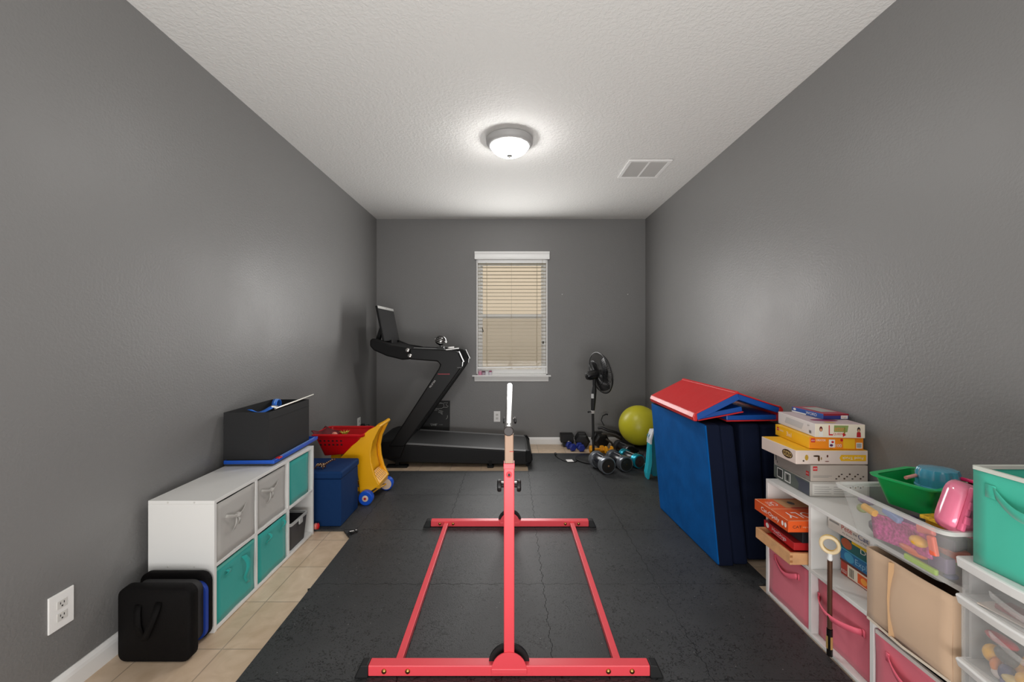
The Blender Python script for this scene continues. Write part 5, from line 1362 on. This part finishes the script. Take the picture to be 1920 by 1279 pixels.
t, pt, pp = carton('picture_book_box', 'white box set lettered Pete the Cat, topmost in the open cube', 'box', (1.468, 1.638, zs+.188), (.20, .240, .056), .03, [C('book_white', (226, 218, 210)), C('book_white', (226, 218, 210)), C('book_brown_top', (150, 122, 98)), C('book_white', (226, 218, 210))])
pt('left', 'Pete', .070, .026, .050, .020, C('print_red_dark', (190, 60, 50)), 'title_lettering'); pt('left', 'the', .124, .028, .018, .010, M_TXT_K, 'title_lettering'); pt('left', 'Cat', .148, .024, .045, .020, C('print_blue', (50, 70, 130)), 'title_lettering')
pt('left', 'My Groovy Book of Fun', .075, .010, .11, .007, M_TXT_K); pp('left', .008, .034, .05, .008, C('fine_print_grey', (150, 146, 142)), 'fine_print')

# ------------------------------------------------------------------ clear tote on the right shelf
t = thing('clear_tote', 'clear plastic tote full of small toys on top of the right shelf', 'storage tote', (1.43, 1.345, SH+.001))
def clear_material(name, rgb, a, rough=.25):
    m = bpy.data.materials.new(name); m.use_nodes = True
    nt = m.node_tree; b = nt.nodes['Principled BSDF']; out = nt.nodes['Material Output']
    b.inputs['Base Color'].default_value = lin(rgb); b.inputs['Roughness'].default_value = rough
    tr = nt.nodes.new('ShaderNodeBsdfTransparent'); mx = nt.nodes.new('ShaderNodeMixShader'); mx.inputs[0].default_value = a
    nt.links.new(tr.outputs[0], mx.inputs[1]); nt.links.new(b.outputs[0], mx.inputs[2]); nt.links.new(mx.outputs[0], out.inputs['Surface'])
    return m
M_CLEAR = clear_material('clear_plastic', (214, 214, 210), .26)
TB0 = (1.262, 1.575, 1.188, 1.500); TB1 = (1.225, 1.605, 1.152, 1.535); zt0, zt1 = SH+.002, .762
def tr_(q, ins=0): 
    v = [TB0[i]*(1-q)+TB1[i]*q for i in range(4)]
    return ring(v[0]+ins, v[1]-ins, v[2]+ins, v[3]-ins, zt0+(zt1-zt0)*q, .03, 5)
wl = MB().loft([tr_(0), tr_(.45), tr_(.92)], cap=False)
wl.add([Vector(p) for p in tr_(0)], [tuple(range(24))])
part('tote_body', wl, M_CLEAR, t, smooth=True, angle=50)
rm = MB(); v = TB1
rr_ = lambda e, z_: ring(v[0]-e, v[1]+e, v[2]-e, v[3]+e, z_, .03, 5)
rm.loft([rr_(-.003, zt1-.016), rr_(.008, zt1-.014), rr_(.010, zt1-.002), rr_(.006, zt1), rr_(-.004, zt1-.003)], cap=False)
part('tote_rim', rm, clear_material('clear_plastic_rim', (226, 226, 222), .62), t, smooth=True, angle=60)
# toys inside, each its own thing
rnd = random.Random(11)
tc_ = [((236, 170, 40), 'yellow'), ((160, 60, 130), 'purple'), ((214, 60, 110), 'pink'), ((240, 110, 80), 'coral'), ((120, 130, 190), 'pale blue'), ((96, 70, 96), 'plum'), ((150, 160, 70), 'olive green'), ((90, 60, 110), 'violet')]
GT = 'small toys inside the clear tote'
def toy_block(lab, c, size, rot, rgb, shape='box', mname=None):
    m = mat('toy_%d_%d_%d' % rgb, rgb, .4)
    mb = MB()
    if shape == 'box': mb.obox(c, size, rot)
    elif shape == 'egg':
        mb.sph(c, tuple(s/2 for s in size), 14)
    elif shape == 'cyl':
        R = Euler(rot).to_matrix(); mb.tube([Vector(c)-R@Vector((0, size[1]/2, 0)), Vector(c)+R@Vector((0, size[1]/2, 0))], size[0]/2, 14)
    elif shape == 'bag':
        s = mb
        def f(u, v):
            R = Euler(rot).to_matrix()
            a, b = u-.5, v-.5
            return Vector(c) + R @ Vector((size[0]*.5*math.sin(PI*u)*math.sin(PI*v)*.6, size[1]*a, size[2]*b))
        s.grid(f, 14, 10)
        return single('toy', lab, 'toy', mb, mat('sparkle_pink', (200, 80, 146), .25, var=.5, vscale=90), group=GT, solid=.004, smooth=True)
    return single('toy', lab, 'toy', mb, m, group=GT, bevel=.004 if shape == 'box' else 0, smooth=shape != 'box')
toy_block('green bar shaped toy along the bottom front of the clear tote', (1.268, 1.262, .606), (.012, .10, .018), (0, 0, 0), (168, 206, 70))
toy_block('sparkly pink bag of beads pressed against the front of the clear tote', (1.272, 1.335, .664), (.03, .20, .085), (-.15, 0, 0), (206, 64, 140), 'bag')
toy_block('yellow cylinder toy in the upper far part of the clear tote', (1.262, 1.435, .700), (.024, .045, .024), (.15, 0, 0), (238, 176, 46), 'cyl')
toy_block('olive green ball toy at the far end of the clear tote', (1.270, 1.472, .690), (.036, .036, .030), (0, 0, 0), (140, 150, 72), 'egg')
toy_block('dark violet pouch at the far bottom of the clear tote', (1.305, 1.420, .632), (.05, .13, .06), (.1, 0, 0), (70, 58, 78), 'egg')
toy_block('plum coloured toy at the far top of the clear tote', (1.290, 1.478, .716), (.05, .055, .030), (0, 0, .2), (108, 84, 116), 'egg')
toy_block('pale blue block toy in the middle of the clear tote', (1.268, 1.355, .716), (.02, .06, .020), (.25, 0, 0), (132, 150, 196))
toy_block('yellow duck shaped toy low in the near half of the clear tote', (1.262, 1.262, .676), (.04, .05, .032), (0, 0, 0), (240, 180, 60), 'egg')
toy_block('coral arch toy in the near half of the clear tote', (1.250, 1.208, .690), (.014, .020, .055), (-.2, 0, 0), (244, 112, 84))
toy_block('coral plate toy at the near top of the clear tote', (1.262, 1.240, .722), (.014, .05, .024), (-.2, 0, 0), (236, 126, 116))
toy_block('violet block toy at the near bottom of the clear tote', (1.290, 1.222, .634), (.03, .055, .045), (0, 0, 0), (104, 84, 120))
toy_block('orange striped toy under the pink bag in the clear tote', (1.285, 1.300, .628), (.04, .10, .03), (0, 0, 0), (226, 110, 70), 'egg')
toy_block('dark blue disc toy at the near corner of the clear tote bottom', (1.300, 1.205, .602), (.04, .03, .018), (0, 0, 0), (64, 66, 110), 'egg')
toy_block('purple brick toy behind the bead bag in the clear tote', (1.315, 1.350, .690), (.05, .08, .04), (0, .2, .3), (150, 90, 150))
for k in range(14):
    x = rnd.uniform(1.36, 1.54); y = rnd.uniform(1.22, 1.47); z_ = rnd.uniform(.615, .70); (rgb, nm) = tc_[k % 8]
    toy_block('%s toy buried %s in the clear tote, %s' % (nm, ['under the green basin', 'at the wall side'][k // 8], ['lower layer', 'upper layer'][k % 2]), (x, y, z_), (.05+.02*rnd.random(), .05+.03*rnd.random(), .035), (0, 0, rnd.random()*3), rgb, rnd.choice(['box', 'egg']))
single('toy_grey_heap', 'grey brown soft toy heap filling the back of the clear tote', 'toy', MB().sph((1.46, 1.35, .636), (.10, .13, .045), 18), mat('grey_brown_plush', (120, 108, 100), .8, bump=.8, scale=50), smooth=True)
single('yellow_book', 'yellow patterned toy book lying under the green basin at the front of the tote', 'book', MB().obox((1.36, 1.245, .742), (.12, .11, .010), (0, .04, .2)), mat('yellow_black_pattern', (214, 172, 46), .5, var=.5, vscale=80))

# green basin on the tote
t = thing('green_basin', 'green plastic basin standing in the clear tote', 'basin', (1.43, 1.42, .725))
M_GRN = mat('green_plastic', (8, 146, 68), .35)
gc = (1.440, 1.430); ga = .32
def gring(hw_, hl_, z_, r=.02, tilt=.0):
    out = []
    for p in ring(-hw_, hw_, -hl_, hl_, 0, r, 5):
        x = p[0]*math.cos(ga) - p[1]*math.sin(ga); y = p[0]*math.sin(ga) + p[1]*math.cos(ga)
        out.append((gc[0]+x, gc[1]+y, z_ + tilt*x))
    return out
part('basin_body', MB().loft([gring(.085, .060, .716), gring(.110, .085, .812), gring(.106, .081, .812), gring(.082, .057, .719)]), M_GRN, t, smooth=True, angle=50)
part('basin_rim', MB().loft([gring(.108, .083, .808, .025), gring(.122, .097, .809, .03), gring(.124, .099, .815, .03), gring(.106, .081, .814, .025)], cap=False), mat('green_plastic_rim', (30, 168, 92), .35), t, smooth=True, angle=60)
t = thing('blue_cup', 'glossy blue scalloped toy bowl upside down in the green basin', 'toy bowl', (1.475, 1.40, .80))
cr = []
for q, zz in ((1.0, .790), (1.0, .838), (.93, .852), (.5, .856), (.01, .856)):
    cr.append([(1.478 + (.058*q)*(1+.05*math.cos(10*2*PI*k/60))*math.cos(2*PI*k/60), 1.412 + (.050*q)*(1+.05*math.cos(10*2*PI*k/60))*math.sin(2*PI*k/60), zz) for k in range(60)])
part('bowl', MB().loft(cr), mat('steel_blue_gloss', (70, 150, 176), .12, coat=.6), t, smooth=True, angle=60)
part('lip', MB().tube([(1.478+.060*math.cos(2*PI*k/40), 1.412+.052*math.sin(2*PI*k/40), .792) for k in range(40)], .004, 8, closed=True), MATS['steel_blue_gloss'], t, smooth=True)
single('pink_plate', 'bright pink red lid sticking up behind the blue bowl', 'lid', MB().obox((1.555, 1.36, .822), (.07, .06, .012), (0, .25, .2)), mat('hot_pink', (232, 40, 104), .35), bevel=.004)
single('pink_stick', 'pale pink stick lying on the rim of the green basin', 'toy', MB().tube([(1.375, 1.42, .818), (1.44, 1.44, .822)], .006, 10), mat('pale_pink_stick', (226, 150, 140), .4), smooth=True)
# pink case with hinges
t = thing('pink_case', 'glossy pink plastic toy case tipped up in the near corner of the tote', 'toy case', (1.32, 1.195, .70))
M_PK = mat('glossy_pink', (240, 128, 158), .15, coat=.6)
prc = []
def caserng(hx_, hz_, y, r):
    out = []
    for p in ring(-hx_, hx_, -hz_, hz_, 0, r, 5):
        a = -.35
        x = p[0]*math.cos(a) - p[1]*math.sin(a); z_ = p[0]*math.sin(a) + p[1]*math.cos(a)
        out.append((1.330 + x + (y-1.19)*.25, y, .803 + z_))
    return out
part('case_shell', MB().loft([caserng(.050, .058, 1.158, .03), caserng(.060, .070, 1.168, .035), caserng(.064, .074, 1.195, .035), caserng(.064, .074, 1.215, .035), caserng(.054, .062, 1.228, .03)]), M_PK, t, smooth=True, angle=60)
hb = MB(); hb.obox((1.287, 1.150, .822), (.013, .014, .125), (0, .31, 0))
part('hinge_bar', hb, mat('hinge_pink', (226, 104, 138), .3), t, bevel=.003)
hk = MB()
for q in (-.030, .012): hk.obox((1.287+q*math.sin(.31), 1.1415, .822+q*math.cos(.31)), (.018, .006, .022), (0, .31, 0))
part('hinge', hk, mat('hinge_pink', (226, 104, 138), .3), t, bevel=.002)

# ------------------------------------------------------------------ drawer tower at the right edge
tw = thing('drawer_tower', 'white plastic drawer tower with clear drawer fronts at the right edge of the photo', 'drawer unit', (1.42, .93, MT))
M_TW = mat('tower_white', (232, 232, 230), .35)
M_FROST = clear_material('frosted_drawer', (214, 214, 212), .20, .3)
TY0, TY1 = .76, 1.150
def bow(y, k=.020): return k*math.sin(PI*(y-TY0)/(TY1-TY0))
def tower_ring(xf, z_, ins=0.0, n=14, k=.020):
    pts = []
    for i in range(n+1):
        y = TY1-ins + (TY0+ins-(TY1-ins))*i/n
        pts.append((xf - bow(y, k), y, z_))
    pts += [(1.60-ins, TY0+ins, z_), (1.60-ins, TY1-ins, z_)]
    return pts
XT = 1.262
part('lid', MB().loft([tower_ring(XT-.004, .664), tower_ring(XT-.008, .690), tower_ring(XT-.002, .693)]), M_TW, tw, bevel=.002)
levels = [(.588, .560), (.408, .382), (.228, .204)]
for z1_, z0_ in levels:
    part('frame_shelf', MB().loft([tower_ring(XT-.002, z0_), tower_ring(XT-.010, z1_-.004), tower_ring(XT-.006, z1_)]), M_TW, tw, bevel=.002)
part('frame_base', MB().loft([tower_ring(XT-.002, MT), tower_ring(XT-.004, MT+.03)]), M_TW, tw)
for y in (TY1-.006, TY0):
    part('side_panel', MB().box(XT+.03, 1.598, y, y+.006, MT+.03, .665), clear_material('tower_side', (220, 220, 218), .8), tw)
part('back_panel', MB().box(1.592, 1.598, TY0+.006, TY1-.006, MT+.03, .665), M_TW, tw)
for z0_, z1_ in ((.590, .662), (.410, .558), (.230, .380), (.044, .202)):
    d = MB()
    d.grid(lambda u, v: (XT+.004 - bow(TY1-.008-(TY1-TY0-.016)*u, .018), TY1-.008-(TY1-TY0-.016)*u, z0_+(z1_-z0_)*v), 16, 2)
    d.grid(lambda u, v: (XT+.004+.30*u, TY1-.010, z0_+(z1_-z0_)*v), 2, 2)
    d.grid(lambda u, v: (XT+.004+.30*u, TY0+.010, z0_+(z1_-z0_)*v), 2, 2)
    d.grid(lambda u, v: (XT+.006+.30*u, TY0+.012+(TY1-TY0-.024)*v, z0_+.002), 2, 2)
    dr = part('drawer', d, M_FROST, tw, solid=.002)
    hz = z1_-.022
    pts = [(XT+.002-bow(y, .018)-.006-.010*math.sin(PI*(y-.86)/.20), y, hz - .010*math.sin(PI*(y-.86)/.20)) for y in [.86+.20*k/12 for k in range(13)]]
    part('drawer_handle', MB().ribbon(pts, (-.006, 0, .018)), clear_material('handle_frost', (226, 226, 224), .25) if 'hf' not in MATS else MATS['hf'], dr, solid=.004, smooth=True)
# things in the drawers
GDr = 'toys in the second drawer of the tower'
def dtoy(lab, c, r, rgb, name='bath_toy', beak=False):
    if beak:
        t = thing(name, lab, 'toy', (c[0], c[1], c[2]-r[2]), GDr)
        part('duck_body', MB().sph(c, r, 16), mat('duck_%d' % rgb[1], rgb, .35), t, smooth=True)
        part('duck_head', MB().sph((c[0]-.004, c[1]-.012, c[2]+r[2]*1.05), (r[2]*.75,)*3, 14), mat('duck_%d' % rgb[1], rgb, .35), t, smooth=True)
        part('beak', MB().sph((c[0]-.006-r[2]*.7, c[1]-.016, c[2]+r[2]*1.0), (r[2]*.35, r[2]*.35, r[2]*.18), 10), mat('beak_orange', (226, 90, 40), .4), t, smooth=True)
    else:
        single(name, lab, 'toy', MB().sph(c, r, 16), mat('dt_%d_%d_%d' % rgb, rgb, .4), group=GDr, smooth=True)
dtoy('yellow rubber duck at the far side of the second drawer', (1.300, 1.100, .455), (.022, .018, .024), (246, 184, 40))
dtoy('orange rubber toy beside the far duck in the second drawer', (1.290, 1.078, .440), (.02, .014, .020), (236, 140, 70))
dtoy('red long toy leaning at the top of the second drawer', (1.290, 1.072, .512), (.018, .036, .012), (190, 50, 60))
dtoy('grey green round toy in the middle of the second drawer', (1.290, 1.055, .480), (.022, .030, .020), (92, 92, 90))
dtoy('dark blue toy low in the middle of the second drawer', (1.280, 1.050, .440), (.018, .018, .024), (62, 62, 110))
dtoy('white egg toy at the bottom of the second drawer', (1.285, 1.070, .425), (.016, .018, .014), (226, 214, 210))
dtoy('pale yellow boat shaped toy at the front of the second drawer', (1.270, 1.020, .438), (.016, .036, .014), (226, 200, 130))
dtoy('yellow rubber duck facing out in the near half of the second drawer', (1.275, 1.000, .456), (.022, .028, .024), (250, 190, 50), 'rubber_duck', True)
dtoy('large yellow rubber duck behind the boat toy in the second drawer', (1.300, 1.022, .470), (.022, .03, .026), (240, 176, 48), 'rubber_duck', True)
dtoy('purple toy at the bottom front of the second drawer', (1.275, 1.035, .421), (.018, .026, .012), (92, 84, 140))
dtoy('crimson toy at the near bottom of the second drawer', (1.272, .990, .420), (.016, .022, .010), (200, 50, 80))
dtoy('dark striped toy in the near part of the second drawer', (1.310, .96, .44), (.03, .04, .03), (70, 80, 100))
single('red_pencil_case', 'dark red flat case lying in the shallow top drawer', 'case', MB().obox((1.30, 1.00, .603), (.05, .15, .014), (0, 0, .06)), mat('wine_red', (128, 40, 42), .5), bevel=.004)
single('paper_sheet', 'pale paper sheet lying in the shallow top drawer in front of the red case', 'paper', MB().obox((1.285, 1.04, .5935), (.05, .12, .003), (0, 0, .1)), mat('paper_beige', (206, 192, 180), .7))
# teal bin with rim on the tower
t = thing('fabric_bin', 'large teal fabric cube bin standing on the white drawer tower', 'storage bin', (1.40, .98, .694), None)
M_TEAL2 = fabric('teal_bin_fabric_light', (70, 188, 162))
bx0, bx1, by0, by1, bz0, bz1 = 1.268, 1.545, .84, 1.116, .694, .956
m = MB()
m.grid(lambda u, v: (bx0-.004*math.sin(PI*u)*math.sin(PI*v), by0+(by1-by0)*u, bz0+(bz1-bz0)*v), 9, 9)
m.grid(lambda u, v: (bx1, by0+(by1-by0)*u, bz0+(bz1-bz0)*v), 3, 3)
m.grid(lambda u, v: (bx0+(bx1-bx0)*u, by0, bz0+(bz1-bz0)*v), 3, 3)
m.grid(lambda u, v: (bx0+(bx1-bx0)*u, by1, bz0+(bz1-bz0)*v), 3, 3)
m.grid(lambda u, v: (bx0+(bx1-bx0)*u, by0+(by1-by0)*v, bz0+.002), 2, 2)
part('bin_body', m, M_TEAL2, t, solid=.005, smooth=True)
rr2 = MB().loft([ring(bx0-.004, bx1+.004, by0-.004, by1+.004, bz1-.008, .006, 3), ring(bx0-.004, bx1+.004, by0-.004, by1+.004, bz1+.002, .006, 3), ring(bx0+.005, bx1-.005, by0+.005, by1-.005, bz1+.002, .006, 3), ring(bx0+.005, bx1-.005, by0+.005, by1-.005, bz1-.008, .006, 3)], cap=False)
part('rim_binding', rr2, mat('bin_rim_pale', (206, 210, 200), .7), t)
hy0, hy1 = 1.062, .90
pts = [(bx0-.008-.020*math.sin(PI*u), hy0+(hy1-hy0)*u, .902-.004*u-.032*math.sin(PI*u)) for u in [k/16 for k in range(17)]]
h = MB().ribbon(pts, (-.005, 0, .026)); h.ribbon([(bx0-.006, hy0, .902), (bx0-.006, hy0+.022, .902)], (0, 0, .034)).ribbon([(bx0-.006, hy1, .898), (bx0-.006, hy1-.022, .898)], (0, 0, .034))
part('handle', h, M_TEAL2, t, solid=.003, smooth=True)
single('pink_toy', 'hot pink plastic toy poking out of the teal bin on the drawer tower', 'toy', MB().sph((1.345, .99, .945), (.05, .05, .040), 18), MATS['hot_pink'], smooth=True)
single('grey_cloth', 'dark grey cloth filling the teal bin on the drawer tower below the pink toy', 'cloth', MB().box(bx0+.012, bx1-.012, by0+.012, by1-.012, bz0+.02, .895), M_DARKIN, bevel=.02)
